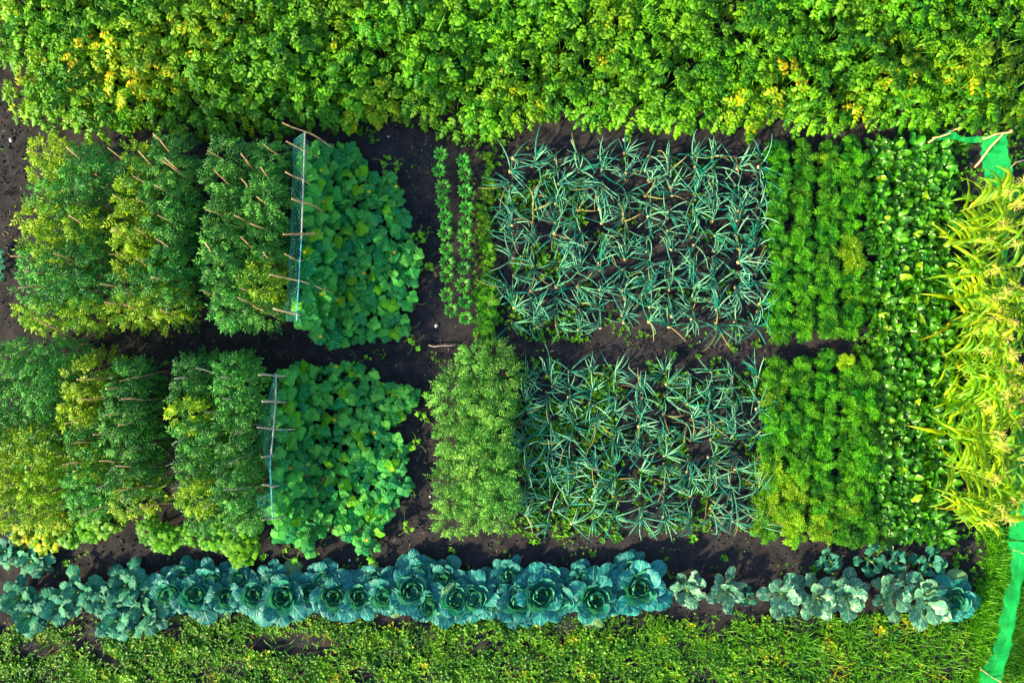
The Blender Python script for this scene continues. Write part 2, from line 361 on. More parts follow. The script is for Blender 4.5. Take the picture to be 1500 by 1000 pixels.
# ------------------------------------------------------------------ tomato strips
def tomato_meshes(mat, seed, n=88, h=1.28, rad=.18):
    r = random.Random(seed); mb = MB()
    for k in range(n):
        f = (k + .5) / n; az = k * 2.4 + r.uniform(-.5, .5)
        z = h * (.25 + .78 * f) * r.uniform(.92, 1.06); rr = rad * (1.1 - .75 * f * f) * r.uniform(.5, 1.25)
        b = Vector((math.cos(az) * rr, math.sin(az) * rr, z))
        compound(mb, b, az + r.uniform(-.6, .6), r.uniform(-.15, .75), r.uniform(.11, .19), 4, .056, .023, r.random(), r.uniform(.8, 1.7), .3, r, 1.2)
    st = MB()
    for k in range(3):
        az = k * 2.1 + r.random(); c, s = math.cos(az), math.sin(az)
        tube(st, [(c * .02, s * .02, 0), (c * .05, s * .05, h * .4), (c * .1, s * .1, h * .75), (c * .1, s * .1, h)], [.011, .009, .007, .004], 5)
    return mb.mesh('tomato_foliage', mat), st.mesh('tomato_stem', M['stem'])
TOM = [tomato_meshes(M['tomato'], 300 + i) for i in range(7)]
TOMP = [tomato_meshes(M['tomato_pale'], 340 + i) for i in range(3)]
STRIPS = [('upper', 'first', [76, 128], 230, 456, 8), ('upper', 'second', [197, 251], 226, 452, 8), ('upper', 'third', [333, 389], 232, 452, 8),
          ('lower', 'first', [12, 70], 524, 750, 8), ('lower', 'second', [126, 188], 552, 738, 7), ('lower', 'third', [286, 346], 548, 752, 8)]
for bed, strip, cols, y0, y1, n in STRIPS:
    for ci, x in enumerate(cols):
        for k in range(n):
            y = y0 + (y1 - y0) * k / (n - 1)
            pale = R.random() < (.75 if (strip == 'second' and ci == 0) else (.3 if ci == 0 else .06))  # left lines get the painted sunlit foliage more often
            if bed == 'lower' and strip == 'first' and y > 640: pale = R.random() < .8
            me = R.choice(TOMP if pale else TOM)
            t = thing('tomato_plant', None, f"{'pale' if pale else 'dark green'} staked tomato plant, {nth(k + 1)} from the top, {'left' if ci == 0 else 'right'} line of the {strip} {bed} strip",
                      'tomato plant', 'tomato plants in the staked strips', base(x + R.uniform(-9, 9) - (12 if (bed == 'upper' and strip == 'first' and k > 5) else 0), y + R.uniform(-6, 6), .95), R.uniform(0, 6.28), R.uniform(.88, 1.14))
            part('foliage', me[0], t); part('stem', me[1], t)

def stick(pts, rad, mat, name='stake'):
    mb = MB(); pts = [Vector(p) for p in pts]; out = []
    a, b = pts[0], pts[-1]
    n = 7; off = Vector((R.uniform(-.03, .03), R.uniform(-.03, .03), 0)); o2 = Vector((R.uniform(-.015, .015), R.uniform(-.015, .015), 0))
    for i in range(n + 1):
        t = i / n; out.append(a.lerp(b, t) + off * math.sin(PI * t) + o2 * math.sin(2.7 * PI * t))
    rad *= R.uniform(.75, 1.25)
    tube(mb, [p - a for p in out], [rad * (1.1 - .35 * i / n) * R.uniform(.9, 1.12) for i in range(n + 1)], 6)
    return mb.mesh(name, mat), a
def zoomed(lst, ox, oy, s): return [((ox + a / s, oy + b / s), (ox + c / s, oy + d / s)) for a, b, c, d in lst]
ST = []
ST += [('first upper strip', e) for e in zoomed([(268, 175, 295, 200), (45, 612, 120, 612), (95, 665, 130, 672), (75, 735, 115, 730), (210, 600, 250, 615), (275, 450, 295, 465), (135, 850, 185, 875), (105, 187, 125, 193)], 0, 150, 2.703)]
ST += [('second upper strip', e) for e in zoomed([(430, 180, 520, 260), (548, 190, 600, 238), (605, 127, 670, 195), (645, 237, 700, 270), (650, 217, 680, 250), (530, 290, 605, 325), (610, 325, 680, 360), (445, 362, 520, 400), (540, 380, 615, 428), (628, 450, 692, 487),
        (535, 490, 585, 525), (440, 500, 508, 527), (618, 542, 683, 577), (430, 598, 490, 605), (535, 620, 580, 642), (600, 688, 680, 700), (400, 716, 480, 740), (480, 745, 548, 765), (413, 790, 470, 803), (495, 800, 550, 830), (638, 818, 712, 838)], 0, 150, 2.703)]
ST += [('third upper strip', e) for e in zoomed([(145, 192, 195, 228), (275, 203, 328, 262), (372, 165, 425, 225), (355, 253, 402, 325), (175, 270, 245, 335), (277, 303, 325, 357), (345, 373, 403, 433), (250, 445, 305, 480), (320, 480, 382, 512),
        (140, 425, 212, 458), (275, 532, 303, 560), (135, 560, 170, 600), (370, 590, 400, 630), (275, 735, 335, 750), (265, 768, 310, 795), (330, 810, 372, 830), (130, 745, 180, 770)], 250, 150, 2.7027)]
ST += [('second lower strip', e) for e in zoomed([(318, 210, 395, 207), (490, 218, 552, 205), (437, 252, 487, 246), (322, 292, 405, 287), (497, 292, 580, 292), (430, 352, 492, 348), (265, 393, 358, 378), (482, 398, 565, 387), (382, 435, 455, 430), (292, 473, 363, 463),
        (500, 515, 558, 500), (257, 560, 362, 547), (407, 545, 460, 540), (470, 565, 525, 565), (393, 655, 447, 633), (475, 663, 555, 648), (330, 765, 380, 740), (515, 745, 560, 738)], 0, 480, 2.779)]
ST += [('third lower strip', e) for e in zoomed([(803, 167, 855, 182), (902, 203, 935, 205), (905, 290, 965, 288), (710, 210, 735, 208), (835, 345, 875, 340), (700, 470, 735, 455), (677, 562, 720, 538), (935, 550, 990, 525), (700, 655, 725, 645), (915, 658, 960, 650), (830, 740, 862, 710), (955, 428, 1000, 415)], 0, 480, 2.779)]
cnt = {}
for where, ((x0, y0), (x1, y1)) in ST:
    cnt[where] = cnt.get(where, 0) + 1
    ln = math.hypot(x1 - x0, y1 - y0)
    top = P(x0, y0, 1.62); rr = max(60, math.hypot(x0 - 750, y0 - 500))
    zi = max(.9, 1.62 - ln / rr * 11.4)
    inn = P(x1, y1, zi); d = (inn - top); d = d / -d.z
    bot = top + d * 1.62
    me, a = stick([bot, top], .0095, M['stake_grey'] if where == 'third lower strip' else M['stake'])
    thing('plant_stake', me, f"{'grey weathered' if where == 'third lower strip' else 'bare tan'} stick stake poking out of the {where} of tomatoes, {nth(cnt[where])} counted down", 'stake', 'stick stakes in the tomato strips', a)

# ------------------------------------------------------------------ bean plants at the foot of the lower strips
M['bean_lime'] = leaf_mat('bean_leaf_lime', (.1, .27, .012), (.38, .5, .02), trans=.3, yellow=((.55, .5, .02), .8))  # yellow of the sunlit lower-left corner baked into the leaf colour
def bean_mesh(seed, mat=None):
    r = random.Random(seed); mb = MB()
    for k in range(26):
        az = k * 2.4 + r.uniform(-.5, .5); q = math.sqrt((k + .5) / 26) * r.uniform(.7, 1.15); b = Vector((math.cos(az) * .2 * q, math.sin(az) * .2 * q, .38 * (1 - .6 * q * q) * r.uniform(.85, 1.1)))
        for j in (-1, 0, 1):
            blade_leaf(mb, b, az + j * 1.25 + r.uniform(-.2, .2), r.uniform(-.25, .35), .085 * r.uniform(.85, 1.2), .075, prof_oval, 4, 2, .6, r.random(), fold=.2)
        tube(mb, [(0, 0, 0), b], [.005, .003], 4)
    return mb.mesh('bean_plant', mat or M['bean'])
BEAN = [bean_mesh(400 + i) for i in range(4)]; BEANY = [bean_mesh(410 + i, M['bean_lime']) for i in range(2)]
for k, (x, y) in enumerate([(28, 786), (62, 792), (98, 788), (128, 776), (152, 766), (80, 770), (218, 778), (240, 790), (275, 784), (305, 790), (335, 796), (352, 808), (362, 780), (322, 772)]):
    thing('bean_plant', BEANY[k % 2] if x < 90 else BEAN[k % 4], f"low {'yellowing' if x < 90 else 'bright green'} bean plant with round leaves, {nth(k + 1)} from the left below the lower tomatoes", 'bean plant', 'low round-leaved plants below the tomato strips', base(x, y, .3), R.uniform(0, 6), R.uniform(.85, 1.1))

# ------------------------------------------------------------------ cucumbers
def inside(x, y, poly):
    c = False; n = len(poly)
    for i in range(n):
        (x1, y1), (x2, y2) = poly[i], poly[i - 1]
        if (y1 > y) != (y2 > y) and x < (x2 - x1) * (y - y1) / (y2 - y1) + x1: c = not c
    return c
def cuc_leaf(mb, c, az, tilt, tdir, s, tint):
    """five-lobed leaf on a petiole, veins fanning from its notch"""
    n = 26; nrm = Vector((math.sin(tilt) * math.cos(tdir), math.sin(tilt) * math.sin(tdir), math.cos(tilt)))
    T = Vector((math.cos(az), math.sin(az), 0)); T = (T - nrm * T.dot(nrm)).normalized(); S = nrm.cross(T)
    rings = []
    ph = R.uniform(0, 6)
    for q in (.04, .5, .8, 1.):
        row = []
        for i in range(n):
            th = -PI + 2 * PI * (i + .5) / n
            lob = .74 + .28 * abs(math.cos(th * 2.1)) ** 1.6 if abs(th) < 2.75 else .5
            x = abs(th) / PI
            r = s * lob * (1.08 - .35 * x) * q
            h = -.14 * s * q * q + .05 * s * q * math.sin(th * 4 + ph) + .045 * s * q * abs(math.cos(th * 1.75)) * -1
            p = c + T * (r * math.cos(th) + .15 * s) + S * (r * math.sin(th)) + nrm * h
            row.append(mb.add(p, (th / (2 * PI) * 2 / 1., q, tint)))
        rings.append(row)
    for a, b in zip(rings, rings[1:]):
        for i in range(n - 1): mb.face(a[i], a[i + 1], b[i + 1], b[i])
    mb.face(*rings[0])
    return c + T * (.12 * s)
BEDS = {'upper': ([(440, 222), (462, 208), (492, 214), (522, 206), (528, 232), (545, 252), (570, 256), (586, 280), (598, 318), (604, 350), (618, 385), (606, 412), (598, 450), (590, 490), (540, 498), (505, 502), (478, 500), (438, 476), (432, 445), (444, 420), (442, 340)], 446, 470, 485),
        'lower': ([(408, 552), (432, 534), (470, 540), (512, 530), (545, 538), (556, 560), (608, 570), (612, 588), (590, 612), (556, 626), (588, 640), (600, 655), (588, 690), (598, 720), (585, 745), (560, 765), (556, 800), (545, 816), (512, 795), (502, 775), (470, 780), (448, 815), (438, 800), (410, 786), (396, 772), (398, 700), (402, 640), (400, 600)], 402, 468, 490)}
def cuc_z(px, nx): 
    d = px - nx
    return .2 + (.6 * max(0, 1 - d / 45.)) 
RUN = {'upper': [((560, 250), (566, 232), .05), ((575, 262), (586, 240)), ((596, 340), (612, 352)), ((606, 360), (622, 342)), ((612, 395), (632, 393)), ((588, 470), (602, 492)), ((592, 488), (612, 510)), ((596, 425), (606, 440))],
       'lower': [((608, 575), (632, 576)), ((606, 600), (622, 612)), ((598, 655), (614, 650)), ((590, 705), (604, 716)), ((592, 742), (602, 778)), ((440, 805), (428, 822)), ((545, 812), (552, 822)), ((500, 540), (540, 524))]}
for bed, (poly, nx, cx0, cx1) in BEDS.items():
    # planting spots: along the net and in the bed
    seeds = []
    x0, x1 = min(p[0] for p in poly), max(p[0] for p in poly); y0, y1 = min(p[1] for p in poly), max(p[1] for p in poly)
    for j in range(6):
        for i in range(3):
            sx, sy = nx + 20 + i * 56 + R.uniform(-6, 6), y0 + (j + .5) * (y1 - y0) / 6 + R.uniform(-6, 6)
            if inside(sx, sy, poly): seeds.append((sx, sy))
    pts = []
    tries = 0
    while len(pts) < 640 and tries < 30000:
        tries += 1
        x, y = R.uniform(x0, x1), R.uniform(y0, y1)
        if not (inside(x, y, poly) and inside(x + R.uniform(-2, 11), y, poly)): continue
        lay = R.choice((0, 0, 1, 1, 2)); dm = (7, 12, 15)[lay]
        if any(abs(x - a) < dm and abs(y - b) < dm and math.hypot(x - a, y - b) < dm and l == lay for a, b, l in pts): continue
        pts.append((x, y, lay))
    own = {i: [] for i in range(len(seeds))}
    for x, y, l in pts:
        own[min(range(len(seeds)), key=lambda i: (seeds[i][0] - x) ** 2 + ((seeds[i][1] - y)) ** 2)].append((x, y, l))
    order = sorted(range(len(seeds)), key=lambda i: (round((seeds[i][0] - nx - 20) / 56), seeds[i][1])); colcount = {}
    for i in order:
        sx, sy = seeds[i]; col = round((sx - nx - 20) / 56); colcount[col] = colcount.get(col, 0) + 1
        b0 = base(sx, sy, .2)
        lv, vn, fl = MB(), MB(), MB()
        root = Vector((0, 0, .02))
        for x, y, l in own[i]:
            z = cuc_z(x, nx) * (.62 + .2 * l) + R.uniform(-.03, .04)
            p = P(x, y, z) - b0
            s = R.uniform(.085, .128) * (1.2 if x - nx < 45 else 1.) * (.75 if l == 0 else 1)
            e = cuc_leaf(lv, p, R.gauss(-.6, .9), abs(R.gauss(.36, .26)), R.uniform(0, 6.28), s, R.random() * (1 if l else .7))
            mid = root.lerp(p, .6); mid.z = max(.02, z * .45)
            if R.random() < .6: tube(vn, [mid, p - Vector((0, 0, .01))], [.004, .003], 4)
        for k in range(4):
            if own[i]:
                x, y, l = R.choice(own[i]); q = P(x, y, .08) - b0
                tube(vn, [root, root.lerp(q, .5) + Vector((0, 0, .06)), q], [.006, .006, .005], 5)
        if R.random() < .6 and own[i]:
            x, y, l = R.choice(own[i]); c = P(x, y, cuc_z(x, nx) + .06) - b0
            for k in range(5): leaflet(fl, c, k * 1.257, .3, .03, .022, R.random())
        for r_ in RUN[bed]:
            (ax, ay), (bx, by) = r_[0], r_[1]
            if min(range(len(seeds)), key=lambda q: (seeds[q][0] - ax) ** 2 + (seeds[q][1] - ay) ** 2) == i:
                A, B = P(ax, ay, .1) - b0, P(bx, by, .05) - b0
                md = A.lerp(B, .5) + Vector((R.uniform(-.04, .04), R.uniform(-.04, .04), .04))
                tube(vn, [A.lerp(root, .3), A, md, B], [.006, .005, .004, .003], 5)
                for k in range(5):
                    cuc_leaf(lv, md.lerp(B, k / 4) + Vector((R.uniform(-.05, .05), R.uniform(-.05, .05), .05)), R.uniform(0, 6), .35, R.uniform(0, 6), R.uniform(.022, .05), .95)
                az = math.atan2(B.y - A.y, B.x - A.x)
                for k in range(2):   # tendrils
                    a2 = az + R.uniform(-.8, .8); q = md.copy(); tp = [q.copy()]
                    for j in range(7): q = q + dirv(a2 + .25 * j * (1 if k else -1), 0) * .035; tp.append(q.copy())
                    tube(vn, tp, [.0028] * 8, 4)
        t = thing('cucumber_plant', None, f"broad leaved cucumber plant, {nth(colcount[col])} from the top, {nth(col + 1)} line beside the {bed} net", 'cucumber plant', f'cucumber plants in the {bed} bed beside the net', b0)
        part('foliage', lv.mesh('cucumber_foliage', M['cucumber']), t); part('vine', vn.mesh('cucumber_vine', M['vine']), t)
        if fl.f: part('flower', fl.mesh('cucumber_flower', M['flower']), t)

# ------------------------------------------------------------------ trellis nets
def net_mesh(surf, nu, nv, rad, mat, diamond=True):
    """open mesh of thin cords following surf(u, v)"""
    mb = MB()
    def cord(pts): tube(mb, pts, [rad] * len(pts), 3, cap=False)
    if diamond:
        for k in range(-nv, nu):
            for sg in (1, -1):
                pts = []
                for j in range(nv + 1):
                    i = k + j if sg > 0 else k + nv - j
                    if 0 <= i <= nu: pts.append(surf(i / nu, j / nv))
                if len(pts) > 1: cord(pts)
    return mb.mesh('net', mat)
def lerp_path(path, t):
    s = t * (len(path) - 1); i = min(int(s), len(path) - 2); f = s - i
    return path[i].lerp(path[i + 1], f)
def trellis(bed, toppx, posts, bulge, ztop, teal_from, label):
    top = [P(x, y, ztop) for x, y in toppx]
    o = thing('trellis_net', None, label, 'trellis', 'netting trellises beside the cucumber beds', (top[0].x, top[0].y, 0)); O = Vector(o.location)
    def surf(u, v):
        p = lerp_path(top, u); b = bulge(u)
        return Vector((p.x - b * math.sin(PI * min(1, v * 1.15)) + .02 * math.sin(u * 40) * v, p.y, ztop * (1 - v) + .03 * math.sin(u * 23) * (1 - v))) - O
    part('net', net_mesh(surf, 44, 15, .0026, M['net']), o)
    n1 = int(teal_from * 24)
    pts = [lerp_path(top, i / 24) - O + Vector((0, 0, .012)) for i in range(25)]
    m1 = MB(); tube(m1, pts[:n1 + 1], [.011] * (n1 + 1), 6); part('top_rail', m1.mesh('top_rail', M['pipe']), o)
    if n1 < 23: m2 = MB(); tube(m2, pts[n1:], [.009] * (25 - n1), 6); part('top_rail', m2.mesh('top_rail', M['pipeteal']), o, 'teal lower length of the top rail')
    for (x0, y0), (x1, y1) in posts:
        tp = P(x0, y0, ztop + .55); q = P(x1, y1, ztop - .02); d = (q - tp) / (tp.z - q.z); bot = tp + d * tp.z
        me, a = stick([bot, tp], .014, M['stake'] if bed == 'upper' else M['stake_grey'], 'post')
        c = part('post', me, o); c.location = a - O
    return o
tu = trellis('upper', [(447, 192), (446, 230), (444, 290), (442, 350), (439, 395), (437, 430), (435, 470)],
        zoomed([(447, 78, 533, 122), (458, 155, 527, 190), (458, 273, 520, 312), (483, 380, 540, 405), (450, 522, 525, 522), (450, 603, 500, 612), (395, 680, 500, 712), (410, 815, 500, 840)], 250, 150, 2.7027),
        lambda u: .26 if u > .02 else .1, 1.05, .52, 'upright green net trellis with tan posts beside the upper cucumber bed')
tl = trellis('lower', [(405, 547), (404, 590), (401, 630), (396, 680), (398, 715), (400, 760)],
        zoomed([(360, 195, 430, 200), (375, 300, 430, 305), (350, 405, 430, 408), (372, 523, 405, 527), (375, 640, 410, 635), (375, 783, 430, 775)], 250, 480, 2.777),
        lambda u: .12 + .2 * math.sin(PI * min(1, u * 1.4)) ** 2 + (.2 if u > .88 else 0), 1.0, .55, 'slack green net trellis with grey posts beside the lower cucumber bed')

# ------------------------------------------------------------------ pepper rows
def pepper_mesh(seed):
    r = random.Random(seed); mb = MB()
    for k in range(17):
        az = k * 2.4; q = (k + .5) / 17
        blade_leaf(mb, (math.cos(az) * .03, math.sin(az) * .03, .3 - .16 * q), az + r.uniform(-.2, .2), .75 - .6 * q, r.uniform(.075, .1), .044, prof_lance, 5, 2, 1.3, r.random(), fold=.35)
    tube(mb, [(0, 0, 0), (0, 0, .28)], [.008, .005], 5)
    return mb.mesh('pepper_plant', M['pepper'])
PEP = [pepper_mesh(500 + i) for i in range(5)]
for side, lst in (('left', [(195, 135), (188, 205), (207, 278), (203, 340), (215, 405), (215, 475), (220, 545), (222, 605), (220, 660), (222, 740), (240, 805)]),
                  ('right', [(290, 165), (300, 222), (300, 293), (305, 365), (303, 432), (300, 490), (303, 555), (293, 625), (290, 700), (300, 770), (303, 840)])):
    for k, (a, b) in enumerate(lst):
        thing('pepper_plant', PEP[(k * 3 + (side == 'right')) % 5], f"small pepper plant, {nth(k + 1)} from the top in the {side} of the two tidy rows", 'pepper plant', 'small pepper plants in two tidy rows', base(580 + a / 2.942, 180 + b / 2.942, .22), R.uniform(0, 6), R.uniform(1.0, 1.22))

# ------------------------------------------------------------------ feathery crops
def feather_mesh(mat, seed, nf=15, L=.195, h=.16, ll=.03, spread=1.05, lw=.013):
    r = random.Random(seed); mb = MB()
    for k in range(nf):
        az = k * 2.4 + r.uniform(-.3, .3); q = math.sqrt((k + .3) / nf); pt = 1.45 - spread * q * r.uniform(.8, 1.15)
        p = Vector((r.gauss(0, .022), r.gauss(0, .022), h * r.uniform(.6, 1))); Lk = L * r.uniform(.8, 1.2); n = 7; tint = r.random()
        for j in range(n):
            d = dirv(az, pt); q2 = p + d * (Lk / n)
            if j > 0:
                sz = (1 - .55 * max(0, j - 2) / n) * (.7 if j == 1 else 1)
                for sg in (1, -1):
                    a2 = az + sg * r.uniform(.8, 1.1); pl = .046 * sz
                    dd = dirv(a2, pt * .6)
                    for m_ in range(3):
                        w = p + dd * (pl * (m_ + .4) / 3)
                        for s2 in (1, -1): leaflet(mb, w, a2 + s2 * .75, pt * .5 + r.uniform(-.4, .4), ll * (1 - .2 * m_), lw, min(1, max(0, tint + r.uniform(-.2, .2))), .1, r.uniform(-.5, .5))
                    leaflet(mb, p + dd * pl, a2, pt * .5, ll * .9, lw, tint, .1)
            p = q2; pt -= .26
        leaflet(mb, p, az, pt, ll, lw, tint, .1)
    return mb.mesh('feathery_plant', mat)
CAR = [feather_mesh(M['carrot'], 600 + i) for i in range(6)]
CARY = [feather_mesh(M['carrot_yellow'], 620 + i) for i in range(3)]
HERB = [feather_mesh(M['herb'], 640 + i, nf=9, L=.16) for i in range(3)]
def carrot_sun_yellow(x, y):
    return max(0, 1 - ((x - 1255) / 30) ** 2 - ((y - 400) / 90) ** 2) * .35 + max(0, 1 - ((x - 1140) / 45) ** 2 - ((y - 720) / 60) ** 2) * 1.3 + (.3 if y > 745 else 0) + .03
for bed, cols, y0, y1, n in (('upper', [1146, 1182, 1219, 1254], 216, 486, 19), ('lower', [1142, 1178, 1214, 1250, 1274], 536, 780, 17)):
    for ci, x in enumerate(cols):
        for k in range(n):
            y = y0 + (y1 - y0) * k / (n - 1)
            xx = x + R.uniform(-4, 4)
            if bed == 'lower': xx -= 14 * max(0, (y - 640) / 140) * (1 - ci / 5) 
            ye = R.random() < carrot_sun_yellow(xx, y)
            thing('carrot_plant', R.choice(CARY if ye else CAR), f"{'yellowish' if ye else 'bright green'} feathery carrot plant, {nth(k + 1)} from the top, {nth(ci + 1)} row of the {bed} carrot bed", 'carrot plant', f'carrot plants in the {bed} bed', base(xx, y + R.uniform(-8, 8), .3), R.uniform(0, 6.28), R.choice((.86, .92, .98, 1.06, 1.14)) * (1.06 if bed == 'lower' else 1))
for k in range(9):
    thing('herb_plant', CAR[k % 6], f"dense feathery herb plant beside the pepper rows, {nth(k + 1)} counted down its short row", 'herb', 'herbs in the short row beside the peppers', base(712 + R.uniform(-6, 6) * 1.2 + (3 if k % 2 else -3), 414 + k * 10.2, .28), R.uniform(0, 6), R.uniform(.72, .92))
for k in range(12):
    thing('herb_plant', HERB[k % 3], f"sparse olive herb plant beside the pepper rows, {nth(k + 1)} from the top of the thin row", 'herb', 'herbs in the thin row beside the peppers', base(713 + R.uniform(-10, 10), 226 + k * 15.5, .2), R.uniform(0, 6), R.uniform(.55, .85) * (.7 if k < 3 else 1))

# pale bushy block beside the lower onions
def bushy_mesh(seed, n=34):
    r = random.Random(seed); mb = MB()
    for k in range(n):
        az = k * 2.4; q = math.sqrt((k + .5) / n); z = .55 * (1 - .55 * q * q) * r.uniform(.85, 1.1)
        compound(mb, (math.cos(az) * .2 * q, math.sin(az) * .2 * q, z), az + r.uniform(-.6, .6), r.uniform(-.1, .8), r.uniform(.13, .2), 5, .058, .02, r.random(), 1.1, .3, r)
    return mb.mesh('bushy_plant', M['bushy'])
BUSH = [bushy_mesh(700 + i) for i in range(5)]
for ci, x in enumerate((664, 696, 728)):
    for k in range(9):
        if ci == 0 and k == 0: continue
        y = 528 + k * 29 - (8 if ci == 2 else 0)
        thing('leafy_bush', BUSH[(k + ci * 2) % 5], f"pale green fine-leaved bush, {nth(k + 1)} from the top, {nth(ci + 1)} line beside the lower onion bed", 'bush', 'pale fine-leaved bushes beside the lower onion bed', base(x + R.uniform(-6, 6), y + R.uniform(-5, 5), .45), R.uniform(0, 6), R.uniform(.85, 1.1))

# ------------------------------------------------------------------ beets
def beet_mesh(seed):
    r = random.Random(seed); mb = MB(); n = 13
    for k in range(n):
        az = k * 2.4 + r.uniform(-.3, .3); q = (k + .5) / n
        mb.mi = 0
        blade_leaf(mb, (math.cos(az) * .02, math.sin(az) * .02, .03), az, 1.4 - .75 * q + r.uniform(-.1, .1), r.uniform(.19, .27), r.uniform(.07, .1), prof_beet, 9, 6, 1.35 + .4 * q, r.random(), fold=.05, cup=-.3, ruf=.017, rf=2.6, bend=r.uniform(-.4, .4))
    return mb.mesh('beet_plant', [M['beet'], M['beetstem']])
BEET = [beet_mesh(800 + i) for i in range(7)]
for bed, y0, y1, n, cols in (('upper', 222, 490, 14, [1290, 1314, 1338, 1362, 1385]), ('lower', 524, 782, 14, [1296, 1318, 1341, 1364, 1386])):
    for ci, x in enumerate(cols):
        for k in range(n):
            y = y0 + (y1 - y0) * k / (n - 1)
            thing('beet_plant', R.choice(BEET), f"glossy beet plant, {nth(k + 1)} from the top, {nth(ci + 1)} row from the carrots in the {bed} bed", 'beet plant', f'beet plants in the {bed} bed', base(x + R.uniform(-6, 6), y + R.uniform(-7, 7), .25), R.uniform(0, 6.28), R.uniform(.92, 1.25))

# ------------------------------------------------------------------ onions
def onion_meshes(seed):
    r = random.Random(seed); mb = MB(); bb = MB(); n = r.randint(7, 10)
    lean = r.uniform(0, 6.28)
    for k in range(n):
        az = lean + r.gauss(0, .85) if r.random() < .82 else r.uniform(0, 6.28); L = r.uniform(.3, .54); pt = r.uniform(.45, 1.4); tint = r.random()
        p = Vector((math.cos(az) * .008, math.sin(az) * .008, .06)); pts = [p.copy()]; m = 8
        kink = r.randint(2, 6) if r.random() < .65 else 99; dr = r.uniform(.4, 1.7); wob = r.uniform(-.13, .13)
        for j in range(m):
            p = p + dirv(az, pt) * (L / m)
            if p.z < .03: p.z = .03
            pts.append(p.copy()); pt -= dr / m; az += wob
            if j == kink: pt -= r.uniform(.7, 1.9); az += r.uniform(-1., 1.)
            pt = max(pt, -1.2)
        tube(mb, pts, [.0065, .0088, .0088, .0085, .008, .0072, .006, .0045, .002], 5, tint, cap=False)
    prof = [(0, .0), (.022, .008), (.032, .028), (.026, .048), (.013, .062), (.008, .085)]
    rows = []
    for rr, z in prof: rows.append([bb.add((math.cos(2 * PI * i / 10) * rr, math.sin(2 * PI * i / 10) * rr, z), (0, z, .5 + .5 * math.sin(i * 2.2))) for i in range(10)])
    for a, b in zip(rows, rows[1:]):
        for i in range(10): bb.face(a[i], a[(i + 1) % 10], b[(i + 1) % 10], b[i])
    return mb.mesh('onion_leaves', M['onion']), bb.mesh('onion_bulb', M['bulb'])
ONI = [onion_meshes(900 + i) for i in range(16)]
for bed, cols, y0, y1, n in (('upper', [750, 781, 816, 849, 881, 915, 949, 981, 1015, 1047, 1078, 1110], 228, 474, 14), ('lower', [768, 806, 837, 868, 902, 938, 974, 1008, 1040, 1073, 1108], 546, 760, 12)):
    for ci, x in enumerate(cols):
        for k in range(n):
            y = y0 + (y1 - y0) * (k + (.3 if ci % 2 else 0)) / (n - 1) - (3 if ci % 2 else 0) + R.uniform(-7, 7)
            if ci == 0 and bed == 'upper' and k == 0: y += 4
            lv, bl = R.choice(ONI)
            t = thing('onion_plant', None, f"blue green onion plant, {nth(k + 1)} from the top, {nth(ci + 1)} row from the peppers, {bed} onion bed", 'onion plant', f'onion plants in the {bed} bed', base(x + R.uniform(-4, 4), y, .02), R.uniform(0, 6.28), R.uniform(.85, 1.12))
            part('foliage', lv, t); part('bulb', bl, t)

# ------------------------------------------------------------------ cabbages
def cabbage_meshes(mat, hmat, seed, n=13, r0=.375):
    r = random.Random(seed); ob, hb = MB(), MB()
    for k in range(n):
        az = k * 2.4 + r.uniform(-.25, .25); q = 1 - k / n
        blade_leaf(ob, (math.cos(az) * .03, math.sin(az) * .03,   .07 + .07 * (1 - q)), az, (.78 - .55 * q) + r.uniform(-.1, .1), r0 * (.72 + .36 * q) * r.uniform(.85, 1.18), r.uniform(.22, .32) * (.85 + .25 * q), prof_cab, 11, 8,
                   .75 + r.uniform(-.2, .35), min(1, max(0, r.random() * .9)), cup=.12, ruf=r.uniform(.014, .026), rf=r.uniform(1.6, 2.8), bend=r.uniform(-.25, .25), twist=r.uniform(-.3, .3))
    a0 = r.uniform(0, 6)
    for ring, (rad, m, zt, flare, span) in enumerate(((.135, 4, .25, .065, .95), (.112, 3, .28, .02, 1.15), (.088, 3, .285, -.01, 1.25), (.064, 3, .29, -.028, 1.3), (.034, 2, .29, -.03, 1.5))):
        a0 += r.uniform(.7, 1.3)
        for k in range(m):
            az = a0 + k * 2 * PI / m + r.uniform(-.15, .15); tint = min(1, r.random() * .5 + ring * .13); rows = []
            oc = Vector((math.cos(az), math.sin(az), 0)) * (.012 * ring); ph = r.uniform(0, 6); rk = rad * r.uniform(.92, 1.08)
            for j in range(9):
                t = j / 8; row = []
                for i in range(11):
                    u = -1 + i / 5
                    th = az + u * span * (.45 + .55 * math.sin(PI * .5 * min(1, t * 1.6)))
                    edge = t ** 1.2 * (1 - .42 * abs(u) ** 2.4)
                    z = .1 + (zt - .1) * edge * 1.05
                    rr = rk * (.45 + .55 * math.sin(PI * .5 * min(1, edge * 1.5))) + flare * edge ** 3 + .02 * (1 - abs(u)) * edge * (1 if ring < 2 else 0)
                    rr += .007 * math.sin(ph + 5 * u + 2 * t) * t + .004 * math.sin(ph * 2 + 13 * u) * t * t
                    row.append(hb.add(Vector((math.cos(th) * rr, math.sin(th) * rr, z + .006 * math.sin(ph + 9 * u) * t)) + oc, (u * .8 if t < .9 else 1., t, tint)))
                rows.append(row)
            for r0_, r1_ in zip(rows, rows[1:]):
                for i in range(10): hb.face(r0_[i], r0_[i + 1], r1_[i + 1], r1_[i])
    st = MB(); tube(st, [(0, 0, 0), (0, 0, .16)], [.02, .03], 8)
    return ob.mesh('cabbage_outer_leaves', mat), hb.mesh('cabbage_heart', hmat), st.mesh('cabbage_stalk', M['stem'])
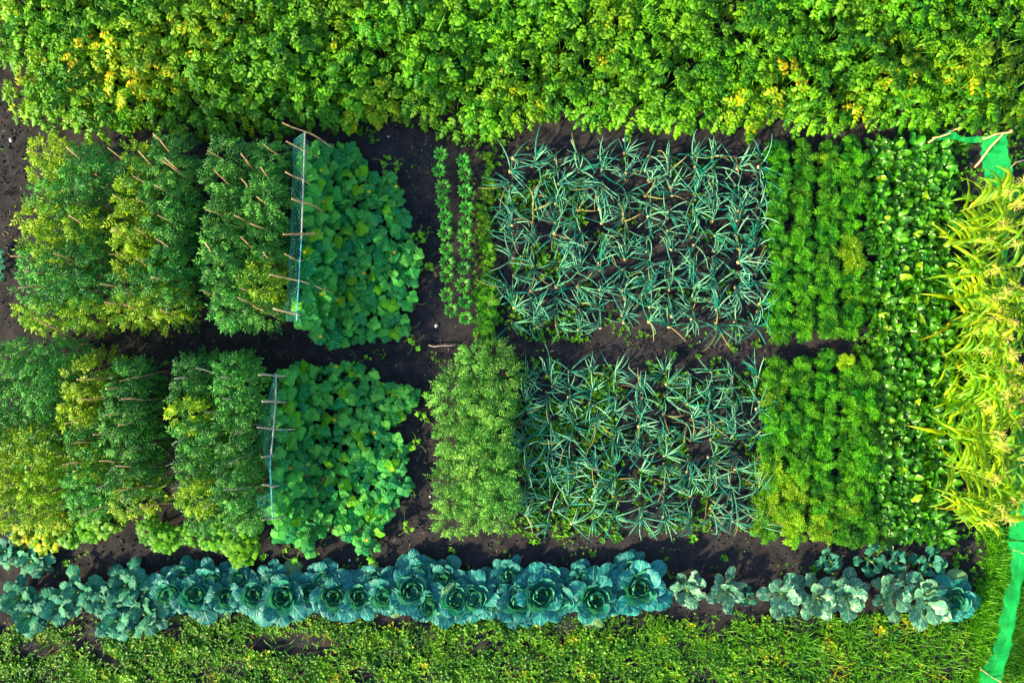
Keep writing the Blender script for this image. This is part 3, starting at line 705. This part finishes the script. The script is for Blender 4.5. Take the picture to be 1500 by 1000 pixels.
def kale_meshes(mat, seed, n=15, L0=.4, prof=prof_kale, pd=.75, dr=1.0, wid=1.):
    r = random.Random(seed); ob, hb = MB(), MB()
    for k in range(n):
        az = k * 2.4 + r.uniform(-.3, .3); q = 1 - k / n
        blade_leaf(ob if k < n - 5 else hb, (math.cos(az) * .02, math.sin(az) * .02, .08 + .12 * (1 - q)), az, 1.15 - pd * q, L0 * (.5 + .5 * q) * r.uniform(.85, 1.12), r.uniform(.14, .2) * wid, prof, 11, 6,
                   dr + r.uniform(-.2, .4), r.random(), cup=.15, ruf=.02, rf=3.2, bend=r.uniform(-.35, .35), twist=r.uniform(-.5, .5))
    st = MB(); tube(st, [(0, 0, 0), (0, 0, .22)], [.016, .02], 8)
    return ob.mesh('kale_outer_leaves', mat), hb.mesh('kale_heart', mat), st.mesh('kale_stalk', M['stem'])
CAB = [cabbage_meshes(M['cabbage'], M['heart'], 1000 + i) for i in range(7)]
CABP = [] and [cabbage_meshes(M['cabbage_pale'], M['heart'], 1030 + i, n=11) for i in range(4)]
KALE = [kale_meshes(M['kale'], 1060 + i, wid=1.3, n=14) for i in range(4)]
LOOSE = [kale_meshes(M['cabbage_pale'], 1045 + i, n=15, L0=.44, wid=1.3, pd=.9, dr=.55) for i in range(4)]
YOUNG = [kale_meshes(M['kale'], 1080 + i, n=10, L0=.28, prof=prof_spoon, pd=.95, dr=.4, wid=1.) for i in range(4)]
def put_cab(ms, lab, x, y, s, cat='cabbage', name='cabbage_plant', group='cabbages in the long row'):
    t = thing(name, None, lab, cat, group, base(x, y, .25), R.uniform(0, 6.28), s)
    t.rotation_euler = (R.uniform(-.22, .22), R.uniform(-.22, .22), t.rotation_euler[2]); part('outer_leaves', ms[0], t); part('heart', ms[1], t); part('stalk', ms[2], t)
HEADS = [(244, 869), (283, 876), (327, 876), (368, 874), (415, 877), (449, 868), (483, 875), (521, 878), (562, 872), (600, 868), (627, 884), (665, 881), (699, 880), (729, 875), (757, 880), (789, 874), (824, 879), (869, 876)]
for k, (x, y) in enumerate(HEADS):
    put_cab(CAB[(k * 3 + k // 4) % 7], f"blue green headed cabbage, {nth(k + 1)} from the leafy end of the unbroken row", x, y, R.choice((.84, .95, 1.05, 1.15)) * R.uniform(.96, 1.05))
# the leaves of a second line of cabbages show behind the heads
for k, (x, y) in enumerate([(262, 850), (305, 848), (345, 850), (395, 852), (470, 848), (545, 852), (612, 842), (650, 848), (742, 843), (805, 852), (852, 848), (925, 838)]):
    put_cab(CAB[(k * 2 + 1) % 7], f"blue green cabbage half hidden behind the main row, {nth(k + 1)} from its leafy end", x, y, R.uniform(.66, .8))
put_cab(CAB[3], 'largest open blue green cabbage closing the unbroken row', 937, 864, 1.2)
for x, y, s, lab in [(1011, 863, .82, 'small pale edged cabbage just past the largest one'), (1065, 867, .82, 'small cream blotched cabbage beside a soil gap, second past the largest one')]:
    put_cab(LOOSE[int(x) % 4], lab, x, y, s)
for k, (x, y, s) in enumerate([(1149, 872, .95), (1199, 876, .95), (1244, 875, .95), (1308, 872, .98), (1356, 880, 1.1), (1404, 880, 1.0)]):
    put_cab(CAB[k] if k == 5 else LOOSE[k % 4], f"{'bluish' if k == 5 else 'cream blotched'} loose cabbage, {nth(k + 1)} after the soil gap toward the green net", x, y, s)
for k, (x, y, s) in enumerate([(1223, 824, .75), (1276, 821, 1.02), (1321, 827, .8), (1369, 829, 1.0)]):
    put_cab(YOUNG[k], f"young cabbage with spoon shaped leaves, {nth(k + 1)} in the short row below the beets", x, y, s, 'young cabbage', 'young_cabbage', 'young cabbages below the beets')
for k, (x, y, s, w) in enumerate([(6, 808, .8, 'at the edge below the bean plants'), (42, 818, .85, 'standing apart below the bean plants'), (20, 875, .95, 'beside the standing apart plant'), (38, 905, .95, 'lowest at the row end'), (77, 888, .95, 'third along the row end'),
                                (112, 866, .95, 'at the top of the row end'), (150, 880, .9, 'in the middle of the tangle'), (184, 862, 1.0, 'with one long leaf reaching over the soil'), (165, 908, .95, 'hanging over the clover'), (213, 902, .95, 'hanging over the clover nearest the heads')]):
    put_cab(KALE[k % 4], f"loose leafy kale plant {w}", x, y, s, 'kale', 'kale_plant', 'kale plants at the end of the cabbage row')
put_cab(YOUNG[1], 'small green cabbage seedling in the soil gap of the row', 1098, 880, .6, 'young cabbage', 'young_cabbage', 'cabbages in the long row')
for k, (x, y) in enumerate([(-14, 376), (-15, 398)]):
    put_cab(YOUNG[k], f"{'upper' if k == 0 else 'lower'} leafy plant peeping in at the path edge beside the first upper strip", x, y, .55, 'kale', 'kale_plant', 'plants at the far path edge')

# ------------------------------------------------------------------ corn
def corn_meshes(seed):
    r = random.Random(seed); lv, sk, ts = MB(), MB(), MB(); h = r.uniform(1.35, 1.6)
    a0 = r.uniform(0, 6.28); lean = Vector((r.uniform(-.08, .02), r.uniform(-.06, .06), 0))
    sp = [lean * (t * t) + Vector((0, 0, h * t)) for t in (0, .25, .5, .75, 1)]
    tube(sk, sp, [.014, .013, .011, .009, .006], 6)
    for k in range(16):
        t = .15 + .83 * k / 16; b = lean * t * t + Vector((0, 0, h * t)); az = a0 + PI * k + r.uniform(-.5, .5)
        tint = r.random() ** 1.4 * (.85 if k > 1 else 1)
        blade_leaf(lv, b, az, r.uniform(.75, 1.2), r.uniform(.5, .78) * (1 - .3 * t), r.uniform(.05, .075), prof_corn, 15, 4, r.uniform(1.5, 2.7), tint, fold=.35, ruf=.008, rf=3, twist=r.uniform(-.9, .9), bend=r.uniform(-.35, .35))
    top = sp[-1]
    for k in range(16):
        az = k * 2.4 + r.uniform(-.9, .9); pt = r.uniform(-.1, 1.4); p = top + Vector((0, 0, r.uniform(-.02, .05))); pts = [p.copy()]
        for j in range(5): p = p + dirv(az, pt) * r.uniform(.014, .03); pt -= r.uniform(.1, .5); az += r.uniform(-.35, .35); pts.append(p.copy())
        tube(ts, pts, [.0018, .003, .0034, .0034, .003, .0015], 4, r.random())
    tube(ts, [top, top + Vector((0, 0, .2))], [.006, .003], 4)
    return lv.mesh('corn_leaves', M['corn']), sk.mesh('corn_stalk', M['cornstalk']), ts.mesh('corn_tassel', M['tassel'])
CORN = [corn_meshes(1100 + i) for i in range(8)]
CP = [(1461, 287), (1487, 302), (1441, 389), (1483, 361), (1483, 464), (1459, 490), (1486, 521), (1490, 548), (1496, 574), (1448, 545), (1486, 629), (1420, 649), (1461, 655), (1475, 725), (1475, 743), (1470, 768), (1498, 728), (1432, 340), (1450, 430), (1440, 610), (1438, 580), (1440, 700), (1450, 755), (1506, 420), (1508, 660), (1466, 330), (1428, 470), (1504, 340), (1512, 500), (1462, 590), (1426, 395), (1436, 430), (1424, 520), (1418, 590), (1420, 700), (1432, 770), (1475, 420), (1508, 590), (1474, 690), (1440, 745), (1470, 560), (1462, 450), (1516, 720), (1422, 640), (1500, 300), (1496, 390), (1495, 440), (1500, 610), (1492, 680), (1490, 330), (1520, 460), (1522, 560), (1478, 270), (1470, 520)]
for k, (x, y) in enumerate(sorted(CP, key=lambda q: q[1])):
    lv, sk, ts = CORN[k % 8]
    t = thing('corn_plant', None, f"tall yellow green corn plant with arching leaves, {nth(k + 1)} counted down the stand along the net", 'corn plant', 'corn plants along the green net', base(x + (36 if x < 1450 else (22 if x < 1480 else 10)), y, 1.5), R.uniform(0, 6.28), R.uniform(.8, 1.03))
    part('foliage', lv, t); part('stalk', sk, t); part('tassel', ts, t)

# ------------------------------------------------------------------ green net fence
def cloth(path_top, path_bot, nu, nv, wave, mat=None):
    mb = MB(); rows = []
    for i in range(nu + 1):
        u = i / nu; a, b = lerp_path(path_top, u), lerp_path(path_bot, u)
        side = Vector((a.y - b.y, 1, 0)).normalized() if False else Vector((1, .2, 0))
        rows.append([mb.add(a.lerp(b, j / nv) + side * (wave * 2.2 * (.35 + math.sin(PI * j / nv)) * (.8 * math.sin(u * 13) + 1.1 * math.sin(u * 41 + j * .9) + .8 * noise.noise((u * 24, j * .8, 3)) + .7 * noise.noise((u * 70, j * 1.3, 8)))) - Vector((0, 0, wave * .8 * math.sin(PI * u * 3) ** 2 * (1 - j / nv))), (u, j / nv, .5)) for j in range(nv + 1)])
    for r0, r1 in zip(rows, rows[1:]):
        for j in range(nv): mb.face(r0[j], r0[j + 1], r1[j + 1], r1[j])
    me = mb.mesh('shade_cloth', M['shade'])
    return me
def stick_part(o, a, b, rad, mat=None, name='post'):
    me, s = stick([a, b], rad, mat or M['stake'], name); c = part(name, me, o); c.location = s - Vector(o.location); return c
def hem(o, top, bot, f, nu):
    """the folded-over upper edge of the net"""
    a = [p + Vector((.012, 0, .006)) for p in top]; b = [p.lerp(q, f * (.8 + .5 * noise.noise((i * 1.7, 0, 4)))) + Vector((.012, 0, .012)) for i, (p, q) in enumerate(zip(top, bot))]
    part('folded_hem', cloth(a, b, nu, 4, .012), o)
f1 = thing('net_fence', None, 'bright green shade net folded over sticks at the corner above the corn', 'net fence', 'green net fence round the corn', (0, 0, 0))
part('shade_net', cloth([P(1366, 206, .55), P(1392, 190, .8), P(1412, 201, .7), P(1440, 200, .75), P(1474, 193, .85)], [P(1372, 206, .45), P(1398, 204, .4), P(1418, 210, .35), P(1440, 209, .4), P(1440, 206, .5)], 40, 6, .012), f1)
part('shade_net', cloth([P(1474, 193, .85), P(1477, 220, .8), P(1483, 250, .7), P(1489, 280, .55)], [P(1437, 208, .25), P(1437, 230, .1), P(1441, 255, .05), P(1450, 285, .05)], 24, 8, .015), f1)
stick_part(f1, P(1360, 209, .3), P(1404, 189, .85), .012, name='stick'); stick_part(f1, P(1366, 202, .45), P(1392, 195, .8), .009, name='stick')
stick_part(f1, P(1428, 245, .1), P(1470, 195, .9), .013, name='stick'); stick_part(f1, P(1440, 204, .75), P(1484, 193, .95), .012, name='stick')
stick_part(f1, P(1470, 196, .0), P(1483, 192, 1.0), .013)
f2 = thing('net_fence', None, 'long green shade net running behind the corn plants', 'net fence', 'green net fence round the corn', (0, 0, 0))
part('shade_net', cloth([P(1489, 280, .55), P(1472, 340, .6), P(1474, 420, .6), P(1478, 500, .6), P(1484, 580, .6), P(1500, 650, .6), P(1503, 720, .6), P(1502, 790, .6)], [P(1462, 280, .03), P(1462, 340, .03), P(1464, 420, .03), P(1466, 500, .03), P(1470, 580, .03), P(1486, 650, .03), P(1486, 720, .03), P(1474, 790, .03)], 70, 6, .014), f2)
hem(f2, [P(1489, 280, .55), P(1472, 340, .6), P(1474, 420, .6), P(1478, 500, .6), P(1484, 580, .6), P(1500, 650, .6), P(1503, 720, .6), P(1502, 790, .6)], [P(1462, 280, .03), P(1462, 340, .03), P(1464, 420, .03), P(1466, 500, .03), P(1470, 580, .03), P(1486, 650, .03), P(1486, 720, .03), P(1474, 790, .03)], .4, 70)
for y, x in ((285, 1486), (440, 1470), (600, 1484), (720, 1498)): stick_part(f2, P(x - 16, y, 0), P(x, y, .75), .012)
f3 = thing('net_fence', None, 'bright green shade net crossing the grass below the corn', 'net fence', 'green net fence round the corn', (0, 0, 0))
part('shade_net', cloth([P(1503, 795, .6), P(1499, 840, .6), P(1490, 890, .6), P(1480, 940, .6), P(1468, 990, .6), P(1455, 1040, .6)], [P(1474, 790, .03), P(1480, 840, .03), P(1467, 890, .03), P(1455, 940, .03), P(1434, 985, .03), P(1425, 1040, .03)], 50, 6, .014), f3)
hem(f3, [P(1503, 795, .6), P(1499, 840, .6), P(1490, 890, .6), P(1480, 940, .6), P(1468, 990, .6), P(1455, 1040, .6)], [P(1474, 790, .03), P(1480, 840, .03), P(1467, 890, .03), P(1455, 940, .03), P(1434, 985, .03), P(1425, 1040, .03)], .5, 50)
for (x0, y0), (x1, y1) in (((1482, 803), (1506, 812)), ((1436, 979), (1468, 1000))): stick_part(f3, P(x0, y0, .05), P(x1, y1, .7), .011)
br = thing('bare_branch', None, 'pale bare branch lying on soil beside the net corner', 'branch', None, P(1476, 250, .05))
mb = MB(); tube(mb, [Vector((0, 0, 0)), P(1488, 238, .2) - P(1476, 250, .05), P(1500, 235, .25) - P(1476, 250, .05), P(1530, 228, .2) - P(1476, 250, .05)], [.012, .012, .011, .009], 6); part('limb', mb.mesh('limb', M['stake_grey']), br)
mb = MB(); tube(mb, [P(1484, 266, .1) - P(1476, 250, .05), P(1496, 264, .12) - P(1476, 250, .05), P(1512, 268, .1) - P(1476, 250, .05)], [.009, .008, .006], 6); part('twig', mb.mesh('twig', M['stake_grey']), br)

# ------------------------------------------------------------------ ground cover
def seedling(mb, p, s, r, n=5):
    t = r.random()
    for k in range(n): leaflet(mb, p + Vector((0, 0, s * .3)), k * 6.28 / n + r.uniform(-.5, .5), r.uniform(0, .7), s * r.uniform(.7, 1.2), s * .62, min(1, max(0, t + r.uniform(-.25, .25))), .15)
def blade(mb, p, az, pt, L, w, tint, droop):
    q = Vector(p); S = Vector((-math.sin(az), math.cos(az), 0)) * (w * .5); prev = None
    for j in range(4):
        ww = (1, .9, .6, .08)[j]; a, b = mb.add(q + S * ww, (1, j / 3, tint)), mb.add(q - S * ww, (-1, j / 3, tint))
        if prev: mb.face(prev[0], a, b, prev[1])
        prev = (a, b); q = q + dirv(az, pt) * (L / 3); pt -= droop / 3
r = random.Random(5)
def lawn_top(x): return 908 + 8 * math.sin(x * .013) + 9 * noise.noise((x * .02, 1, 0)) - (10 if x > 1080 else 0) - (5 if x > 1280 else 0)
def patch(x, y): return noise.noise((x * .012, y * .017, 9))
mb = MB()
for k in range(19000):
    x = r.uniform(-40, 1540); y = r.uniform(900, 1040)
    if y < lawn_top(x) + r.uniform(-6, 10): continue
    if patch(x, y) < -.28 and r.random() < .85: continue     # bare earth shows here
    bare = max(0, 1 - ((x - 440) / 75) ** 2 - ((y - 945) / 22) ** 2) + max(0, 1 - ((x - 60) / 50) ** 2 - ((y - 950) / 16) ** 2)
    if r.random() < bare * 1.4: continue
    g = min(1, max(0, (x - 850) / 500)); 
    if r.random() < g * .75: continue
    hh = .05 + .09 * max(0, noise.noise((x * .05, y * .05, 2)) + .4)
    p = P(x, y, hh * r.uniform(.4, 1)); s = r.uniform(.022, .05) * (1 + .9 * noise.noise((x * .025, y * .03, 15))); t = min(1, max(0, .38 + .95 * noise.noise((x * .03, y * .04, 4)) + r.uniform(-.25, .25)))
    az0 = r.uniform(0, 6.28)
    for j in range(3): leaflet(mb, p, az0 + j * 2.1, r.uniform(-.1, .6), s, s * .85, min(1, max(0, t + r.uniform(-.12, .12))) if r.random() > .015 else .95, .15, r.uniform(-.3, .3))
thing('clover', mb.mesh('clover', M['clover']), 'dense low clover and weeds covering the ground below the cabbages', 'clover', kind='stuff')
mb = MB()
for k in range(15000):
    x = r.uniform(-40, 1560); y = r.uniform(900, 1040)
    if y < lawn_top(x) + r.uniform(-4, 12): continue
    g = .12 + .88 * min(1, max(0, (x - 850) / 500))
    if r.random() > g: continue
    p = P(x, y, .01); t = min(1, max(0, .5 + .7 * noise.noise((x * .02, y * .03, 6)) + r.uniform(-.25, .25)))
    blade(mb, p, r.uniform(0, 6.28), r.uniform(.5, 1.4), r.uniform(.1, .24), r.uniform(.008, .015), t, r.uniform(.5, 1.6))
for k in range(9000):   # along the net, beyond it and under the corn
    x = r.uniform(1405, 1560); y = r.uniform(770, 1040)
    if x < 1425 + 12 * noise.noise((y * .05, 0, 0)) or (y < 850 and x < 1440): continue
    blade(mb, P(x, y, .01), r.uniform(0, 6.28), r.uniform(.5, 1.4), r.uniform(.1, .22), r.uniform(.008, .014), min(1, max(0, .45 + r.uniform(-.4, .4))), r.uniform(.5, 1.6))
thing('grass', mb.mesh('grass', M['grass']), 'rough short grass below the cabbages and beside the green net', 'grass', kind='stuff')
# small weeds in the onion beds, on the paths and under the corn
mb = MB()
def weeds(n, x0, x1, y0, y1, s0, s1, thr):
    for k in range(n):
        x, y = r.uniform(x0, x1), r.uniform(y0, y1)
        if noise.noise((x * .022, y * .022, 11)) < thr: continue
        seedling(mb, P(x, y, r.uniform(.015, .06)), r.uniform(s0, s1), r, r.choice((4, 5, 6)))
weeds(1500, 742, 1125, 215, 500, .02, .045, .12)
weeds(700, 740, 860, 260, 500, .025, .05, -.02)
weeds(2600, 745, 1125, 525, 778, .02, .05, -.02)
weeds(1000, 745, 900, 545, 785, .025, .055, -.25)
weeds(300, 690, 740, 200, 500, .02, .045, -.1)
weeds(350, 520, 760, 182, 215, .012, .03, .05)
weeds(900, 60, 1430, 780, 845, .01, .03, .16)
weeds(250, 560, 1120, 500, 530, .012, .035, .1)
weeds(260, 60, 640, 490, 520, .008, .02, .2)
weeds(900, 1395, 1540, 200, 850, .03, .06, -.3)
weeds(200, 1250, 1420, 495, 520, .03, .05, -.3)
weeds(120, 590, 640, 220, 560, .008, .022, .1)
weeds(60, 0, 45, 150, 480, .01, .025, .0)
weeds(400, 60, 1430, 895, 915, .015, .04, -.1)
thing('weeds', mb.mesh('weeds', M['weed']), 'small weeds sprouting between onions and over the soil paths', 'weeds', kind='stuff')
# weeds big enough to pick out one by one
WM = []
for i in range(4):
    q = MB(); rr = random.Random(1200 + i)
    for k in range(5): seedling(q, Vector((rr.uniform(-.05, .05), rr.uniform(-.05, .05), .02)), rr.uniform(.03, .055), rr, 5)
    WM.append(q.mesh('weed', M['weed']))
for k, (x, y, w) in enumerate([(785, 790, 'below the pale bushes'), (818, 787, 'below the onions'), (870, 809, 'above the cabbage row'), (880, 792, 'with bluish leaves below the onions'), (660, 806, 'alone above the cabbages'), (905, 786, 'below the lower onion corner'), (1013, 787, 'below the onion rows'), (1065, 818, 'beside the soil gap'),
                               (420, 802, 'below the lower cucumber bed'), (428, 826, 'close to the cabbage heads'), (98, 826, 'between kale and the bean plants'), (1210, 790, 'below the carrots'), (1385, 800, 'below the beets'), (1400, 825, 'beside the young cabbages'), (1190, 832, 'left of the young cabbages'), (1022, 524, 'on the path between onion beds'),
                               (1075, 510, 'on the path near the carrots'), (985, 520, 'on the path between the onion rows'), (1110, 505, 'where the path meets the carrots'), (386, 818, 'beside the bean plants')]):
    thing('small_weed', WM[k % 4], f"small green weed on dark soil {w}", 'weed', 'single weeds on the soil', base(x, y, .03), R.uniform(0, 6), R.uniform(.7, 1.2))
TUFT = [tall_weed_mesh(1300 + i, n=46, L=.24, sp=.07, wd=.6) for i in range(3)]
for k, (x, y, w) in enumerate([(962, 925, 'under the largest cabbage'), (972, 950, 'in the clover below the largest cabbage'), (950, 965, 'spreading lowest below the largest cabbage'), (1085, 915, 'below the small cream blotched cabbage'), (1030, 945, 'yellowish in the clover'), (350, 930, 'below the headed cabbages'), (640, 952, 'in bright clover'), (1250, 930, 'below the loose cabbages'),
                               (1180, 945, 'in the rough grass'), (1320, 960, 'in yellow grass near the net'), (1400, 935, 'close to the green net'), (120, 985, 'at the clover edge'), (480, 980, 'in clover below the bare patch'), (1362, 195, 'under the net corner'), (1405, 212, 'beside the net corner'), (1290, 515, 'on the path among beets')]):
    thing('grass_tuft', TUFT[k % 3], f"spiky green grass tuft {w}", 'grass tuft', 'grass tufts standing out of the ground cover', base(x, y, .1), R.uniform(0, 6), R.uniform(.75, 1.15))
# crumbs of earth and straw on the open soil
PATHS = [(0, 40, 140, 480, 500), (520, 780, 180, 215, 500), (60, 640, 488, 535, 900), (600, 640, 215, 780, 900), (560, 1125, 490, 530, 700), (60, 1430, 780, 850, 2200), (740, 1125, 210, 780, 1600), (1140, 1330, 190, 215, 200), (1400, 1500, 200, 280, 150), (60, 1000, 890, 925, 500)]
mb, ms = MB(), MB()
for x0, x1, y0, y1, n in PATHS:
    for k in range(n):
        p = P(r.uniform(x0, x1), r.uniform(y0, y1), .02); p.z = .035 * noise.noise((p.x * 1.1, p.y * 1.1, 3)) + .022 * noise.noise((p.x * 4.5, p.y * 4.5, 0)) + .008
        sz = .006 + .02 * r.random() ** 3; a0 = r.uniform(0, 6)
        ring = [mb.add(p + Vector((math.cos(a0 + i * 1.257) * sz * r.uniform(.7, 1.2), math.sin(a0 + i * 1.257) * sz * r.uniform(.7, 1.2), -.004))) for i in range(5)]
        tp = mb.add(p + Vector((r.uniform(-.3, .3) * sz, r.uniform(-.3, .3) * sz, sz * .8)))
        for i in range(5): mb.face(ring[i], ring[(i + 1) % 5], tp)
        if k % 24 == 0: blade(ms, p, r.uniform(0, 6.28), r.uniform(-.05, .3), r.uniform(.02, .08), .005, r.random(), .3)
thing('soil_crumbs', mb.mesh('soil_crumbs', bpy.data.materials['soil'], smooth=False), 'crumbs of dark earth lying on the open soil', 'crumbs', kind='stuff')
thing('straw_litter', ms.mesh('straw_litter', plain_mat('straw', (.3, .22, .12), (.55, .45, .28), 15, .8)), 'bits of pale straw scattered on the open soil', 'straw', kind='stuff')
# pale stones
def stone_mesh(seed):
    rr = random.Random(seed); q = MB(); rows = []
    for i in range(6):
        th = PI * i / 5; rows.append([q.add(Vector((math.sin(th) * math.cos(a) * 1.2, math.sin(th) * math.sin(a), .6 * math.cos(th))) * (1 + .25 * noise.noise((math.cos(a) + seed, math.sin(a), th)))) for a in [2 * PI * k / 8 for k in range(8)]])
    for a, b in zip(rows, rows[1:]):
        for k in range(8): q.face(a[k], b[k], b[(k + 1) % 8], a[(k + 1) % 8])
    return q.mesh('stone', M['stone'])
STN = [stone_mesh(i) for i in range(3)]
for k, (x, y, s, w) in enumerate([(639, 477, .028, 'below the left pepper row'), (915, 205, .03, 'under the potato edge above the onions'), (16, 205, .03, 'in the corner by the potato field'), (512, 820, .018, 'above the cabbage heads'), (586, 826, .015, 'near the middle of the cabbage row'), (569, 200, .016, 'above the upper cucumbers'), (1025, 500, .016, 'on the path between onion beds'), (630, 727, .016, 'beside the lower cucumber bed')]):
    thing('pale_stone', STN[k % 3], f"small pale stone {w}", 'stone', 'pale stones on the soil', P(x, y, .015), R.uniform(0, 6), s)
me, a = stick([P(628, 505, .03), P(668, 504, .06)], .008, M['stake_grey'], 'stick')
thing('loose_stick', me, 'thin pale stick lying across the path above the pale bushes', 'stick', None, a)

# ------------------------------------------------------------------ light, sky, camera
EL, AZ = math.radians(23), math.atan2(-.52, -.86)
sd = dirv(AZ, EL)
lt = bpy.data.lights.new('sun', 'SUN'); lt.energy = 5.0; lt.angle = math.radians(2.5); lt.color = (1., .83, .5)
so = bpy.data.objects.new('sun', lt); link(so); so.rotation_euler = (-sd).to_track_quat('-Z', 'Y').to_euler(); so.location = sd * 40
w = bpy.data.worlds.new('World'); sc.world = w; w.use_nodes = True
nt = w.node_tree; bg = nt.nodes.get('Background') or nt.nodes.new('ShaderNodeBackground')
sky = nt.nodes.new('ShaderNodeTexSky'); sky.sky_type = 'NISHITA'; sky.sun_disc = False; sky.sun_elevation = EL; sky.sun_rotation = math.atan2(sd.x, sd.y)
nt.links.new(sky.outputs[0], bg.inputs[0]); bg.inputs[1].default_value = .13
cam = bpy.data.cameras.new('camera'); cam.sensor_width = 36; cam.lens = 36 * CAM_H / 15.0; cam.clip_end = 500; cam.clip_start = .1
co = bpy.data.objects.new('camera', cam); link(co); co.location = (0, 0, CAM_H); co.rotation_euler = (0, 0, 0); sc.camera = co
sc.view_settings.view_transform = 'Standard'; sc.view_settings.look = 'None'; sc.view_settings.gamma = 1; sc.view_settings.exposure = 1.5
sc.cycles.max_bounces = 6; sc.cycles.transparent_max_bounces = 6
